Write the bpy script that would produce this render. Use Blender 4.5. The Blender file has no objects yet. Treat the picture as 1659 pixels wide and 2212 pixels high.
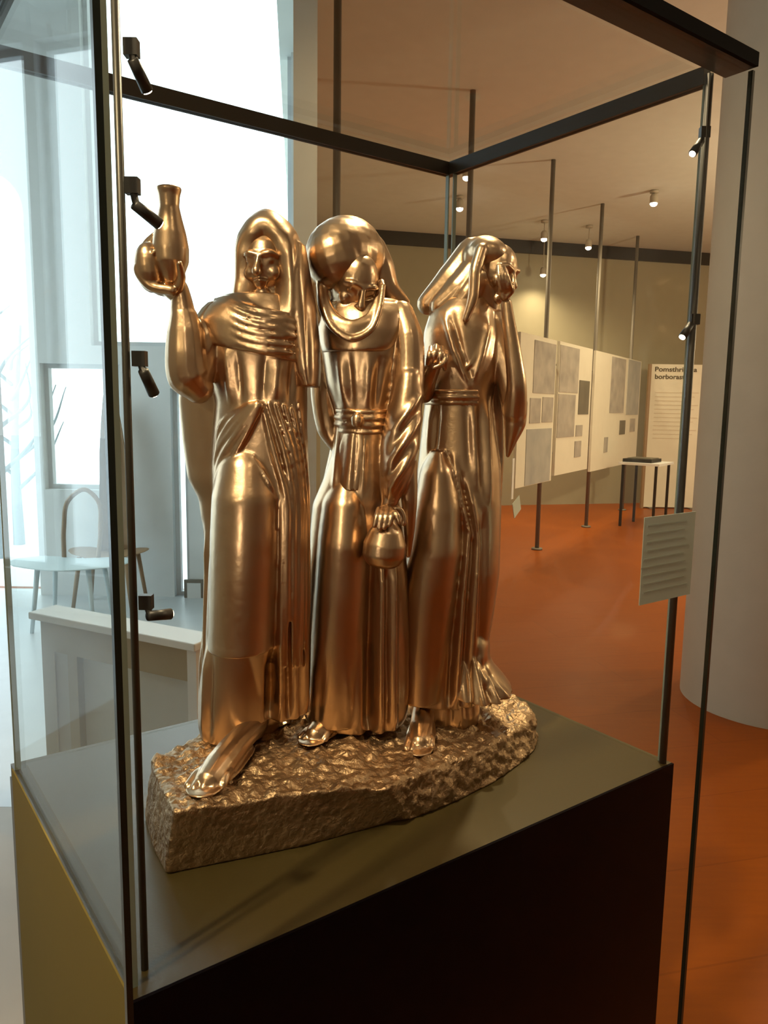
import bpy, bmesh, math, random
import numpy as np
from mathutils import Vector, Matrix, noise

# ------------------------------------------------------------------ camera
IW, IH = 1659, 2212
EYE = 1.55
FPX, PITCH, ROLL = 1653.4, 0.1375, 0.0149
scene = bpy.context.scene
col = scene.collection
_f = np.array([0, math.cos(PITCH), -math.sin(PITCH)])
_u = np.array([0, math.sin(PITCH), math.cos(PITCH)])
_x = np.array([1.0, 0, 0])
_c, _s = math.cos(ROLL), math.sin(ROLL)
CAM_R, CAM_U = _c * _x + _s * _u, -_s * _x + _c * _u
CAM_M = np.array([CAM_R, CAM_U, _f])
cd = bpy.data.cameras.new('camera')
cam = bpy.data.objects.new('camera', cd)
col.objects.link(cam)
cd.sensor_fit = 'HORIZONTAL'
cd.sensor_width = 36.0
cd.lens = FPX / IW * 36.0
cd.clip_start = 0.02
cd.clip_end = 200
m = Matrix.Identity(4)
for i in range(3):
    m[i][0], m[i][1], m[i][2] = CAM_R[i], CAM_U[i], -_f[i]
m[2][3] = EYE
cam.matrix_world = m
scene.camera = cam

# ------------------------------------------------------------------ world, exposure
scene.view_settings.view_transform = 'Standard'
scene.view_settings.look = 'None'
scene.view_settings.gamma = 1.0
scene.view_settings.use_curve_mapping = False
scene.view_settings.exposure = -0.08
scene.cycles.use_denoising = True
scene.cycles.max_bounces = 6
scene.cycles.diffuse_bounces = 3
scene.cycles.glossy_bounces = 3
scene.cycles.transparent_max_bounces = 18
scene.cycles.sample_clamp_indirect = 6.0
scene.cycles.caustics_reflective = True
world = bpy.data.worlds.new('overcast_sky')
scene.world = world
world.use_nodes = True
wn = world.node_tree.nodes['Background']
wn.inputs[0].default_value = (0.80, 0.94, 1.0, 1)
wn.inputs[1].default_value = 4.2
LAMP_COLOR = (1.0, 0.77, 0.46)
LAMP_POWER = 3.0

# ------------------------------------------------------------------ helpers
def ray(px, py):
    return CAM_M.T @ np.array([(px - IW / 2) / FPX, -(py - IH / 2) / FPX, 1.0])
def on_z(px, py, z):
    d = ray(px, py); return np.array([0, 0, EYE]) + d * ((z - EYE) / d[2])
def on_y(px, py, y):
    d = ray(px, py); return np.array([0, 0, EYE]) + d * (y / d[1])

def tag(o, label=None, cat=None, group=None, kind=None):
    if label: o['label'] = label
    if cat: o['category'] = cat
    if group: o['group'] = group
    if kind: o['kind'] = kind
    return o

class MB:
    """collects closed shapes; build() links them as one mesh object"""
    def __init__(s):
        s.v, s.f, s.n = [], [], 0
    def add(s, verts, faces):
        verts = np.asarray(verts, float)
        s.v.append(verts)
        s.f += [tuple(i + s.n for i in fc) for fc in faces]
        s.n += len(verts)
        return s
    def box(s, c, size, ax=None):
        ax = np.eye(3) if ax is None else np.asarray(ax, float)
        h = np.asarray(size) / 2
        vs = [np.asarray(c) + ax[0] * h[0] * i + ax[1] * h[1] * j + ax[2] * h[2] * k for i in (-1, 1) for j in (-1, 1) for k in (-1, 1)]
        return s.add(vs, [(0, 1, 3, 2), (4, 6, 7, 5), (0, 4, 5, 1), (2, 3, 7, 6), (0, 2, 6, 4), (1, 5, 7, 3)])
    def cyl(s, a, b, r0, r1=None, n=16):
        return s.tube([a, b], [r0, r0 if r1 is None else r1], n=n, round_ends=False, samples=2)
    def tube(s, pts, rad, n=14, flat=1.0, side=None, round_ends=True, samples=None, shape=None):
        """swept tube; rad in metres, flat squeezes the radius along the second frame axis"""
        pts = np.asarray(pts, float); rad = np.asarray(rad, float)
        if len(pts) > 2:
            t = np.concatenate([[0], np.cumsum(np.linalg.norm(np.diff(pts, axis=0), axis=1))])
            k = samples or int(max(8, len(pts) * 6))
            tt = np.linspace(0, t[-1], k)
            P = np.array([catmull(t, pts[:, i], tt) for i in range(3)]).T
            R = np.interp(tt, t, rad)
        else:
            P, R = pts, rad
        T = np.gradient(P, axis=0) if len(P) > 2 else np.array([P[1] - P[0]] * 2)
        T /= np.linalg.norm(T, axis=1)[:, None] + 1e-12
        if round_ends:
            pre = [(P[0] - T[0] * R[0] * math.sin(a), R[0] * math.cos(a)) for a in (1.35, 1.0, .5)]
            post = [(P[-1] + T[-1] * R[-1] * math.sin(a), R[-1] * math.cos(a)) for a in (.5, 1.0, 1.35)]
            P = np.vstack([[p for p, _ in pre], P, [p for p, _ in post]])
            R = np.concatenate([[r for _, r in pre], R, [r for _, r in post]])
            T = np.vstack([[T[0]] * 3, T, [T[-1]] * 3])
        ref = np.array(side if side is not None else (0, -1, 0.001), float)
        vs, fs = [], []
        for i in range(len(P)):
            e2 = ref - T[i] * (ref @ T[i])
            if np.linalg.norm(e2) < 0.05:
                e2 = np.array([0, 0, 1.0]) - T[i] * T[i][2]
            e2 /= np.linalg.norm(e2)
            e1 = np.cross(T[i], e2)
            for j in range(n):
                a = 2 * math.pi * j / n
                vs.append(P[i] + R[i] * (math.cos(a) * e1 + math.sin(a) * flat * e2))
        for i in range(len(P) - 1):
            for j in range(n):
                k = (j + 1) % n
                fs.append((i * n + j, i * n + k, (i + 1) * n + k, (i + 1) * n + j))
        fs.append(tuple(range(n - 1, -1, -1)))
        fs.append(tuple((len(P) - 1) * n + j for j in range(n)))
        return s.add(vs, fs)
    def ell(s, c, r, ax=None, nu=20, nv=12):
        ax = np.eye(3) if ax is None else np.asarray(ax, float)
        c = np.asarray(c, float)
        vs, fs = [], []
        for i in range(1, nv):
            th = math.pi * i / nv
            for j in range(nu):
                ph = 2 * math.pi * j / nu
                q = (r[0] * math.sin(th) * math.cos(ph), r[1] * math.sin(th) * math.sin(ph), r[2] * math.cos(th))
                vs.append(c + q[0] * ax[0] + q[1] * ax[1] + q[2] * ax[2])
        b = len(vs); vs += [c + r[2] * ax[2], c - r[2] * ax[2]]
        for i in range(nv - 2):
            for j in range(nu):
                k = (j + 1) % nu
                fs.append((i * nu + j, (i + 1) * nu + j, (i + 1) * nu + k, i * nu + k))
        for j in range(nu):
            k = (j + 1) % nu
            fs.append((b, j, k)); fs.append((b + 1, (nv - 2) * nu + k, (nv - 2) * nu + j))
        return s.add(vs, fs)
    def lathe(s, prof, a, b, n=28):
        """prof: (t along a-b, radius)"""
        a = np.asarray(a, float); b = np.asarray(b, float)
        return s.tube([a + (b - a) * t for t, _ in prof], [r for _, r in prof], n=n, round_ends=False, samples=len(prof) * 5)
    def prism(s, poly, z0, z1):
        n = len(poly)
        vs = [(x, y, z0) for x, y in poly] + [(x, y, z1) for x, y in poly]
        fs = [tuple(range(n - 1, -1, -1)), tuple(range(n, 2 * n))] + [(i, (i + 1) % n, n + (i + 1) % n, n + i) for i in range(n)]
        return s.add(vs, fs)
    def mesh(s, name):
        me = bpy.data.meshes.new(name)
        me.from_pydata(np.vstack(s.v).tolist(), [], s.f)
        me.validate(); me.update()
        bm = bmesh.new(); bm.from_mesh(me)
        bmesh.ops.recalc_face_normals(bm, faces=bm.faces)
        bm.to_mesh(me); bm.free()
        return me
    def build(s, name, mat, parent=None, smooth=False, bevel=0):
        me = s.mesh(name)
        o = bpy.data.objects.new(name, me); col.objects.link(o)
        me.materials.append(mat)
        if smooth:
            for p in me.polygons: p.use_smooth = True
        if bevel:
            md = o.modifiers.new('bevel', 'BEVEL'); md.width = bevel; md.segments = 2; md.limit_method = 'ANGLE'
        if parent: attach(o, parent)
        return o
    def sculpt(s, name, mat, parent=None, voxel=0.002, smooth=4):
        me = s.mesh(name + '_raw')
        o = bpy.data.objects.new(name, me); col.objects.link(o)
        md = o.modifiers.new('r', 'REMESH'); md.mode = 'VOXEL'; md.voxel_size = voxel
        if smooth:
            sm = o.modifiers.new('s', 'SMOOTH'); sm.factor = 0.5; sm.iterations = smooth
        dg = bpy.context.evaluated_depsgraph_get(); dg.update()
        new = bpy.data.meshes.new_from_object(o.evaluated_get(dg))
        o.modifiers.clear(); o.data = new; new.name = name
        bpy.data.meshes.remove(me)
        new.materials.clear(); new.materials.append(mat)
        new.polygons.foreach_set('use_smooth', np.ones(len(new.polygons), bool))
        if parent: attach(o, parent)
        return o

def attach(o, p):
    """parent while keeping the world placement (roots are never rotated or scaled before this)"""
    o.parent = p
    o.matrix_parent_inverse = world_of(p).inverted()
def world_of(o):
    mm = o.matrix_basis.copy()
    return mm if o.parent is None else world_of(o.parent) @ o.matrix_parent_inverse @ mm
def empty(name, loc, label=None, cat=None, group=None):
    o = bpy.data.objects.new(name, None); col.objects.link(o)
    o.location = loc; o.empty_display_size = 0.1
    return tag(o, label, cat, group)

def catmull(t, v, q):
    """monotone-ish cubic through (t, v)"""
    d = np.gradient(v, t)
    i = np.clip(np.searchsorted(t, q, side='right') - 1, 0, len(t) - 2)
    h = t[i + 1] - t[i]; u = (q - t[i]) / h
    return ((2*u**3 - 3*u**2 + 1) * v[i] + (u**3 - 2*u**2 + u) * h * d[i] + (-2*u**3 + 3*u**2) * v[i + 1] + (u**3 - u**2) * h * d[i + 1])

# ------------------------------------------------------------------ materials
def mat(name, color, rough=0.6, metal=0.0, color2=None, scale=8.0, bump=0.0, bscale=40.0, spec=0.5, stretch=(1, 1, 1), emit=None, strength=0):
    mt = bpy.data.materials.new(name); mt.use_nodes = True
    nt = mt.node_tree; b = nt.nodes['Principled BSDF']
    b.inputs['Base Color'].default_value = (*color, 1)
    b.inputs['Roughness'].default_value = rough
    b.inputs['Metallic'].default_value = metal
    b.inputs['Specular IOR Level'].default_value = spec
    tc = nt.nodes.new('ShaderNodeTexCoord'); mp = nt.nodes.new('ShaderNodeMapping')
    mp.inputs['Scale'].default_value = stretch
    nt.links.new(tc.outputs['Object'], mp.inputs[0])
    n = nt.nodes.new('ShaderNodeTexNoise'); n.inputs['Scale'].default_value = scale; n.inputs['Detail'].default_value = 5
    nt.links.new(mp.outputs[0], n.inputs[0])
    mx = nt.nodes.new('ShaderNodeMix'); mx.data_type = 'RGBA'
    c2 = color2 or tuple(c * 0.88 for c in color)
    mx.inputs[6].default_value = (*color, 1); mx.inputs[7].default_value = (*c2, 1)
    nt.links.new(n.outputs[0], mx.inputs[0]); nt.links.new(mx.outputs[2], b.inputs['Base Color'])
    if bump:
        n2 = nt.nodes.new('ShaderNodeTexNoise'); n2.inputs['Scale'].default_value = bscale; n2.inputs['Detail'].default_value = 4
        nt.links.new(mp.outputs[0], n2.inputs[0])
        bp = nt.nodes.new('ShaderNodeBump'); bp.inputs['Strength'].default_value = bump; bp.inputs['Distance'].default_value = 0.01
        nt.links.new(n2.outputs[0], bp.inputs['Height']); nt.links.new(bp.outputs[0], b.inputs['Normal'])
    if emit:
        b.inputs['Emission Color'].default_value = (*emit, 1); b.inputs['Emission Strength'].default_value = strength
    return mt

def glass_mat(name, tint, base=0.045, grazing=0.9):
    """thin clear pane: straight transmission plus mirror reflection that rises at grazing angles"""
    mt = bpy.data.materials.new(name); mt.use_nodes = True
    nt = mt.node_tree; nt.nodes.clear()
    out = nt.nodes.new('ShaderNodeOutputMaterial')
    tr = nt.nodes.new('ShaderNodeBsdfTransparent'); tr.inputs[0].default_value = (*tint, 1)
    gl = nt.nodes.new('ShaderNodeBsdfGlossy'); gl.inputs['Roughness'].default_value = 0.0
    lw = nt.nodes.new('ShaderNodeLayerWeight'); lw.inputs[0].default_value = 0.5
    pw = nt.nodes.new('ShaderNodeMath'); pw.operation = 'POWER'; pw.inputs[1].default_value = 5
    nt.links.new(lw.outputs['Facing'], pw.inputs[0])
    ma = nt.nodes.new('ShaderNodeMath'); ma.operation = 'MULTIPLY_ADD'; ma.inputs[1].default_value = grazing; ma.inputs[2].default_value = base
    nt.links.new(pw.outputs[0], ma.inputs[0])
    mx = nt.nodes.new('ShaderNodeMixShader')
    nt.links.new(ma.outputs[0], mx.inputs[0]); nt.links.new(tr.outputs[0], mx.inputs[1]); nt.links.new(gl.outputs[0], mx.inputs[2])
    nt.links.new(mx.outputs[0], out.inputs[0])
    return mt

def glow_mat():
    """half-clear glowing shell of the added fill globes"""
    mt = bpy.data.materials.new('fill_globe_shell'); mt.use_nodes = True
    nt = mt.node_tree; nt.nodes.clear()
    out = nt.nodes.new('ShaderNodeOutputMaterial'); tr = nt.nodes.new('ShaderNodeBsdfTransparent'); em = nt.nodes.new('ShaderNodeEmission')
    em.inputs[0].default_value = (1, .8, .52, 1); em.inputs[1].default_value = 3.0
    mx = nt.nodes.new('ShaderNodeMixShader'); mx.inputs[0].default_value = .3
    nt.links.new(tr.outputs[0], mx.inputs[1]); nt.links.new(em.outputs[0], mx.inputs[2]); nt.links.new(mx.outputs[0], out.inputs[0])
    return mt
M = {}
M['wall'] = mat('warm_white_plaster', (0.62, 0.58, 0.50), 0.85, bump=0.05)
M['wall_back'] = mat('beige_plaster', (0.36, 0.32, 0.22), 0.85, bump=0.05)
M['wall_window'] = mat('window_wall_plaster', (0.80, 0.83, 0.84), 0.8, bump=0.04)
M['ceiling'] = mat('ceiling_plaster', (0.68, 0.71, 0.68), 0.9)
M['column'] = mat('column_plaster', (0.50, 0.43, 0.32), 0.85, bump=0.05)
M['black_metal'] = mat('black_metal', (0.012, 0.011, 0.010), 0.45, 0.0)
M['rail_black'] = mat('matt_black_cover', (0.004, 0.004, 0.005), 0.8, spec=0.1)
M['rail'] = mat('dark_bronze_rail', (0.035, 0.028, 0.020), 0.42, 0.3)
M['pole'] = mat('grey_metal_pole', (0.20, 0.175, 0.14), 0.5, 0.2)
M['post'] = mat('case_light_pole', (0.06, 0.055, 0.045), 0.4, 0.4)
M['edge_pale'] = mat('pale_glass_edge', (0.20, 0.24, 0.20), 0.3)
M['housing'] = mat('beige_lamp_housing', (0.45, 0.40, 0.32), 0.5)
M['edge'] = mat('dark_glass_edge', (0.006, 0.012, 0.010), 0.25)
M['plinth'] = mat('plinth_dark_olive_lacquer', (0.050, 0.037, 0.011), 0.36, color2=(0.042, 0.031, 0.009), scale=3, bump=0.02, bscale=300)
M['plinth_side_lit'] = mat('plinth_daylit_side', (0.20, 0.148, 0.032), 0.85, color2=(0.165, 0.12, 0.026), scale=3, spec=0.15)  # plinth paint lightened for the daylight on its left face
M['plinth_front_shade'] = mat('plinth_shaded_front', (0.001, 0.001, 0.0025), 0.7, spec=0.04)  # plinth paint blackened to hold the shade of the unlit front
M['glass'] = glass_mat('showcase_glass', (0.97, 0.985, 0.975), 0.013)
M['side_glass'] = glass_mat('side_glass', (0.97, 0.985, 0.975), 0.010, 0.42)
M['museum_glass'] = glass_mat('antireflective_front_glass', (0.985, 0.99, 0.985), 0.005, 0.35)
M['window_glass'] = glass_mat('window_glass', (0.97, 0.99, 0.99))
M['bronze'] = mat('polished_bronze', (0.63, 0.455, 0.295), 0.31, 1.0, color2=(0.52, 0.34, 0.20), scale=14, bump=0.06, bscale=60)
M['bronze_dark'] = mat('shaded_rock_bronze', (0.58, 0.41, 0.25), 0.45, 1.0, color2=(0.20, 0.12, 0.06), scale=22, bump=0.5, bscale=120)  # dark second tone stands for shade on the rock's front
M['panel'] = mat('exhibition_panel_cream', (0.80, 0.76, 0.64), 0.7)
M['photo_grey'] = mat('grey_photo_print', (0.62, 0.57, 0.50), 0.6, color2=(0.20, 0.19, 0.18), scale=6)
M['photo_dark'] = mat('dark_photo_print', (0.10, 0.09, 0.07), 0.6, color2=(0.22, 0.20, 0.15), scale=5)
M['photo_blue'] = mat('blue_grey_photo_print', (0.25, 0.27, 0.28), 0.6, color2=(0.55, 0.53, 0.48), scale=5)
M['print'] = mat('dark_print', (0.10, 0.08, 0.05), 0.7)
M['print_grey'] = mat('faint_grey_print', (0.38, 0.43, 0.37), 0.7)
M['paper'] = mat('pale_label_paper', (0.46, 0.52, 0.46), 0.7)
M['white'] = mat('white_lacquer', (0.80, 0.82, 0.82), 0.4)
M['beige_wood'] = mat('beige_desk_panel', (0.42, 0.35, 0.24), 0.6)
M['beige_grey'] = mat('greyed_beige_panel', (0.46, 0.41, 0.34), 0.6)
M['pale_panel'] = mat('pale_desk_infill', (0.62, 0.64, 0.62), 0.6)
M['chair_white'] = mat('pale_blue_plastic', (0.60, 0.72, 0.76), 0.45)
M['brown_wood'] = mat('brown_bentwood', (0.30, 0.19, 0.10), 0.5, stretch=(1, 1, 6))
M['snow'] = mat('pale_ground_outside', (0.80, 0.84, 0.86), 0.9)
M['bark'] = mat('grey_bark', (0.26, 0.30, 0.31), 0.9, bump=0.3)
M['house'] = mat('grey_rendered_facade', (0.42, 0.40, 0.37), 0.9)
M['lens'] = mat('lit_lamp_lens', (1, 0.9, 0.7), 0.4, emit=(1.0, 0.86, 0.62), strength=30)
M['globe'] = glow_mat()
M['frame'] = mat('pale_window_frame', (0.70, 0.74, 0.76), 0.5)

def wood_floor():
    mt = bpy.data.materials.new('red_brown_wood_floor'); mt.use_nodes = True
    nt = mt.node_tree; b = nt.nodes['Principled BSDF']
    tc = nt.nodes.new('ShaderNodeTexCoord'); mp = nt.nodes.new('ShaderNodeMapping')
    mp.inputs['Rotation'].default_value = (0, 0, math.radians(-14))
    nt.links.new(tc.outputs['Object'], mp.inputs[0])
    br = nt.nodes.new('ShaderNodeTexBrick')
    br.inputs['Color1'].default_value = (0.30, 0.072, 0.004, 1); br.inputs['Color2'].default_value = (0.285, 0.067, 0.0035, 1)
    br.inputs['Mortar'].default_value = (0.25, 0.058, 0.003, 1); br.inputs['Scale'].default_value = 1.0
    br.inputs['Mortar Size'].default_value = 0.004; br.inputs['Brick Width'].default_value = 2.4; br.inputs['Row Height'].default_value = 0.42
    nt.links.new(mp.outputs[0], br.inputs[0])
    mp2 = nt.nodes.new('ShaderNodeMapping'); mp2.inputs['Scale'].default_value = (1.5, 14, 1); mp2.inputs['Rotation'].default_value = (0, 0, math.radians(-14))
    nt.links.new(tc.outputs['Object'], mp2.inputs[0])
    n = nt.nodes.new('ShaderNodeTexNoise'); n.inputs['Scale'].default_value = 3; n.inputs['Detail'].default_value = 6
    nt.links.new(mp2.outputs[0], n.inputs[0])
    mx = nt.nodes.new('ShaderNodeMix'); mx.data_type = 'RGBA'; mx.blend_type = 'MULTIPLY'; mx.inputs[0].default_value = 0.5
    cr = nt.nodes.new('ShaderNodeValToRGB'); cr.color_ramp.elements[0].color = (0.62, 0.55, 0.5, 1); cr.color_ramp.elements[1].color = (1.15, 1.1, 1.05, 1)
    nt.links.new(n.outputs[0], cr.inputs[0])
    nt.links.new(br.outputs[0], mx.inputs[6]); nt.links.new(cr.outputs[0], mx.inputs[7])
    nt.links.new(mx.outputs[2], b.inputs['Base Color'])
    b.inputs['Roughness'].default_value = 0.38
    b.inputs['Specular IOR Level'].default_value = 0.14
    return mt
M['floor'] = wood_floor()
M['pale_floor'] = mat('pale_daylit_floor', (0.62, 0.66, 0.68), 0.35)  # pale tone carries the window daylight on the bay floor
M['beige_floor'] = mat('beige_stone_floor', (0.46, 0.40, 0.32), 0.5)

# ------------------------------------------------------------------ room shell
CEIL = 4.10
def struct(o, label=None):
    o['kind'] = 'structure'
    if label: o['label'] = label
    return o
def wall_seg(name, a, b, z0, z1, th, mt, label=None, parent=None):
    """vertical slab from plan point a to b, thickness th laid to the left of a->b"""
    a = np.array(a, float); b = np.array(b, float); d = (b - a) / np.linalg.norm(b - a); n = np.array([-d[1], d[0]]) * th
    mb = MB().prism([a, b, b + n, a + n], z0, z1)
    o = mb.build(name, mt, parent)
    return struct(o, label) if parent is None else o

XL, XR, YN = -4.2, 7.5, -4.5
struct(MB().prism([(XL - .3, YN - .3), (XR + .3, YN - .3), (XR + .3, 15), (-1.4, 15), (-1.4, 6.3), (XL - .3, 6.3)], -0.2, 0).build('floor', M['floor']), 'glossy red brown wooden floor of the exhibition hall')
struct(MB().prism([(XL, 2.75), (-.62, 2.75), (-.62, 6.2), (XL, 6.2)], 0, .006).build('floor_bay', M['pale_floor']), 'pale floor of the window bay, daylight in its colour')
struct(MB().prism([(XL, -1.5), (-.72, -1.5), (-.72, 2.748), (XL, 2.748)], 0, .006).build('floor_strip', M['beige_floor']), 'beige stone floor strip beside the plinth')
BAY, BY = 5.6, 4.1      # the window bay is taller than the hall
struct(MB().prism([(XL - .3, YN - .3), (XR + .3, YN - .3), (XR + .3, 15), (-1.4, 15), (-1.4, 11.2), (-.60, BY), (XL - .3, BY)], CEIL, CEIL + 0.2).build('ceiling', M['ceiling']), 'plain warm white ceiling of the hall')
struct(MB().prism([(XL - .3, BY - .2), (-.45, BY - .2), (-.60, 6.3), (XL - .3, 6.3)], BAY, BAY + .2).build('ceiling_bay', M['ceiling']), 'high ceiling over the window bay')
struct(MB().prism([(XL - .3, BY - .15), (-.60, BY - .15), (-.60, BY), (XL - .3, BY)], CEIL + .2, BAY).build('wall_upstand', M['wall_window']), 'upstand wall above the edge of the hall ceiling')
bk = lambda x: 12.6 + 0.243 * (x - 3.6)
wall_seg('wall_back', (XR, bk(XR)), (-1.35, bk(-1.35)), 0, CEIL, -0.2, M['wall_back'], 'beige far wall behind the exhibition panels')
wall_seg('wall_right', (XR, YN), (XR, bk(XR) + .2), 0, CEIL, -0.2, M['wall'], 'plain side wall of the hall')
wall_seg('wall_rear', (XL, YN), (XR, YN), 0, CEIL, -0.2, M['wall'], 'plain wall at the entrance end of the hall')
LWIN = [(2.9, 4.2), (4.3, 5.9)]  # unseen windows, sized and placed for the daylight they let in
mb = MB()
def lw(y0, y1, z0, z1): mb.box((XL - .1, (y0 + y1) / 2, (z0 + z1) / 2), (.2, y1 - y0, z1 - z0))
lw(YN, 6.2, 0, .3); lw(YN, 6.2, 3.95, BAY)
for y0, y1 in zip([YN] + [w[1] for w in LWIN], [w[0] for w in LWIN] + [6.2]): lw(y0, y1, .3, 3.95)
struct(mb.build('wall_left', M['wall_window']), 'pale side wall with a row of unseen windows for daylight')
for i, (y0, y1) in enumerate(LWIN):
    e = struct(empty('window_%d' % (i + 5), (XL - .1, (y0 + y1) / 2, .3)), 'large unseen side window added for daylight')
    fr = MB()
    for y in (y0 + .025, (y0 + y1) / 2, y1 - .025): fr.box((XL - .1, y, 2.125), (.06, .04, 3.65))
    for z in (.325, 3.925): fr.box((XL - .1, (y0 + y1) / 2, z), (.058, y1 - y0 - .1, .05))
    fr.build('window_frame', M['frame'], e)
    MB().box((XL - .12, (y0 + y1) / 2, 2.125), (.008, y1 - y0 - .02, 3.6)).build('pane', M['window_glass'], e)
wall_seg('wall_passage', (-1.18, bk(-1.18)), (-0.487, BY), 0, BAY, 0.12, M['wall'], 'return wall between the windows and the far wall')
# dark band under the ceiling on the far wall
tb = wall_seg('trim_1', (XR, bk(XR) - .05), (-1.20, bk(-1.20) - .05), CEIL - 0.19, CEIL, -0.05, M['rail'], 'dark band running along the top of the far wall')

# window wall at y = 6 with openings given in plan x and height
WY, WT = 6.0, 0.18
def wx(px): return (px - 829) / FPX * WY
openings = [  # x0, x1, z0, z1
    (wx(203), wx(628), 1.98, BAY - .05),        # tall bright window
    (wx(92), wx(262), 0.86, 1.84),         # low window
    (wx(368), wx(402), 0.0, 1.66),         # narrow slot by the door
    (-3.9, wx(72), 0.0, 3.25),             # arched window, squared part
]
def window_wall():
    xs = sorted({XL, -0.70, *[o[0] for o in openings], *[o[1] for o in openings]})
    mb = MB()
    for a, b in zip(xs[:-1], xs[1:]):
        c = (a + b) / 2; cuts = sorted([(o[2], o[3]) for o in openings if o[0] < c < o[1]])
        z = 0.0
        for z0, z1 in cuts + [(BAY, BAY)]:
            if z0 - z > 1e-4:
                mb.box(((a + b) / 2, WY + WT / 2, (z + z0) / 2), (b - a, WT, z0 - z))
            z = max(z, z1)
    # spandrels that round the arched window's corner
    x1, z1 = openings[3][1], openings[3][3]
    R = 0.30; cx, cz = x1 - R, z1 - R
    arc = [(cx + R * math.cos(t), cz + R * math.sin(t)) for t in np.linspace(0, math.pi / 2, 9)]
    poly = [(x1, z1)] + arc[::-1]
    n = len(poly)
    vs = [(x, WY, z) for x, z in poly] + [(x, WY + WT, z) for x, z in poly]
    mb.add(vs, [tuple(range(n)), tuple(range(2 * n - 1, n - 1, -1))] + [(i, n + i, n + (i + 1) % n, (i + 1) % n) for i in range(n)])
    return struct(mb.build('wall_window', M['wall_window']), 'pale wall pierced by bright windows')
window_wall()
wlabels = ['tall overexposed window beside the hall corner', 'low wide window behind the pale chair', 'narrow slit window in the pale wall', 'tall window with a rounded corner looking onto trees']
for i, (x0, x1, z0, z1) in enumerate(openings):
    e = empty('window_%d' % (i + 1), ((x0 + x1) / 2, WY + WT / 2, z0)); struct(e, wlabels[i])
    t = 0.035
    if i != 3:
        fr = MB()
        fr.box((x0 + t / 2, WY + .1, (z0 + z1) / 2), (t, .06, z1 - z0)).box((x1 - t / 2, WY + .1, (z0 + z1) / 2), (t, .06, z1 - z0))
        fr.box(((x0 + x1) / 2, WY + .1, z0 + t / 2), (x1 - x0 - 2 * t, .06, t)).box(((x0 + x1) / 2, WY + .1, z1 - t / 2), (x1 - x0 - 2 * t, .06, t))
        fr.build('window_frame', M['frame'], e)
    MB().box(((x0 + x1) / 2, WY + .12, (z0 + z1) / 2), (x1 - x0 - .01, .008, z1 - z0 - .01)).build('pane', M['window_glass'], e)

# outdoors
struct(MB().prism([(-30, -15), (XL - .3, -15), (XL - .3, 6.3), (-1.5, 6.3), (-1.5, 40), (-30, 40)], -0.35, -0.15).build('ground_outside', M['snow']), 'pale bright ground outside the windows')

# round column
ce = (2.12, 4.0)
mb = MB().cyl((ce[0], ce[1], 0), (ce[0], ce[1], CEIL), 0.46, n=64)
co = struct(mb.build('wall_column', M['column'], smooth=True), 'round plastered column beside the showcase')
md = co.modifiers.new('e', 'EDGE_SPLIT'); md.split_angle = math.radians(40)

# ------------------------------------------------------------------ lamps of the hall
def hall_lamp(p, power, label, aim=None, cone=150, group='ceiling spotlights of the hall', r=0.045):
    p = np.array(p, float)
    e = empty('ceiling_spotlight', (p[0], p[1], CEIL), label, 'spotlight', group)
    MB().cyl((p[0], p[1], CEIL - .001), (p[0], p[1], CEIL - .03), 0.05, n=20).build('ceiling_rose', M['housing'], e, True)
    MB().cyl((p[0], p[1], CEIL - .03), (p[0], p[1], p[2] + .10), 0.007, n=8).build('stem', M['housing'], e, True)
    MB().lathe([(0, .02), (.1, .034), (.3, r), (1, r)], (p[0], p[1], p[2] + .115), (p[0], p[1], p[2] + .005), n=20).build('housing', M['housing'], e, True)
    MB().ell(p, (r * .92, r * .92, r * .7)).build('bulb', M['lens'], e, True)
    ld = bpy.data.lights.new('ceiling_spotlight_light', 'SPOT'); ld.energy = power * LAMP_POWER; ld.color = LAMP_COLOR; ld.shadow_soft_size = 0.05; ld.spot_size = math.radians(cone); ld.spot_blend = 1.0
    lo = bpy.data.objects.new('lamp_light', ld); col.objects.link(lo); lo.location = (p[0], p[1], p[2] - .06)
    if aim is not None: lo.rotation_euler = Vector(np.array(aim) - p).to_track_quat('-Z', 'Y').to_euler()
    attach(lo, e)
    return e
flabs = ['lit spotlight under the back corner of the showcase, higher of two by the pole', 'lit spotlight under the back corner of the showcase, lower of two by the pole', 'lit spotlight in front of the dark wall band beside the middle pole', 'lit spotlight in front of the dark wall band between two poles', 'lit spotlight hanging below the dark wall band on a longer stem', 'lit spotlight close under the ceiling, well in front of the dark wall band']
for far, (px, py, z) in zip(flabs, [(1008, 384, 3.95), (993, 451, 3.95), (1175, 517, 3.85), (1271, 535, 3.80), (1173, 594, 3.55), (1412, 440, 3.95)]):
    hall_lamp(on_z(px, py, z), 18 if py > 580 else 50, far)
AIM = (-.03, 1.08, 1.40)
for p, w, a_, c_ in [((-1.0, -0.3, 3.8), 130, AIM, 34), ((0.9, -0.5, 3.8), 7, AIM, 34), ((0.55, 2.3, 3.85), 150, (-.03, 1.15, 1.4), 44), ((2.9, 0.9, 3.8), 18, None, 90), ((4.2, 4.6, 3.8), 60, None, 150), ((0.2, 3.2, 3.9), 30, None, 150), ((5.2, 8.0, 3.8), 60, None, 150)]:  # unseen lamps, placed and aimed for the light they give
    hall_lamp(p, w, 'unseen ceiling spotlight lighting the hall and sculpture', aim=a_, cone=c_, group='unseen ceiling spotlights near the showcase')
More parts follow.
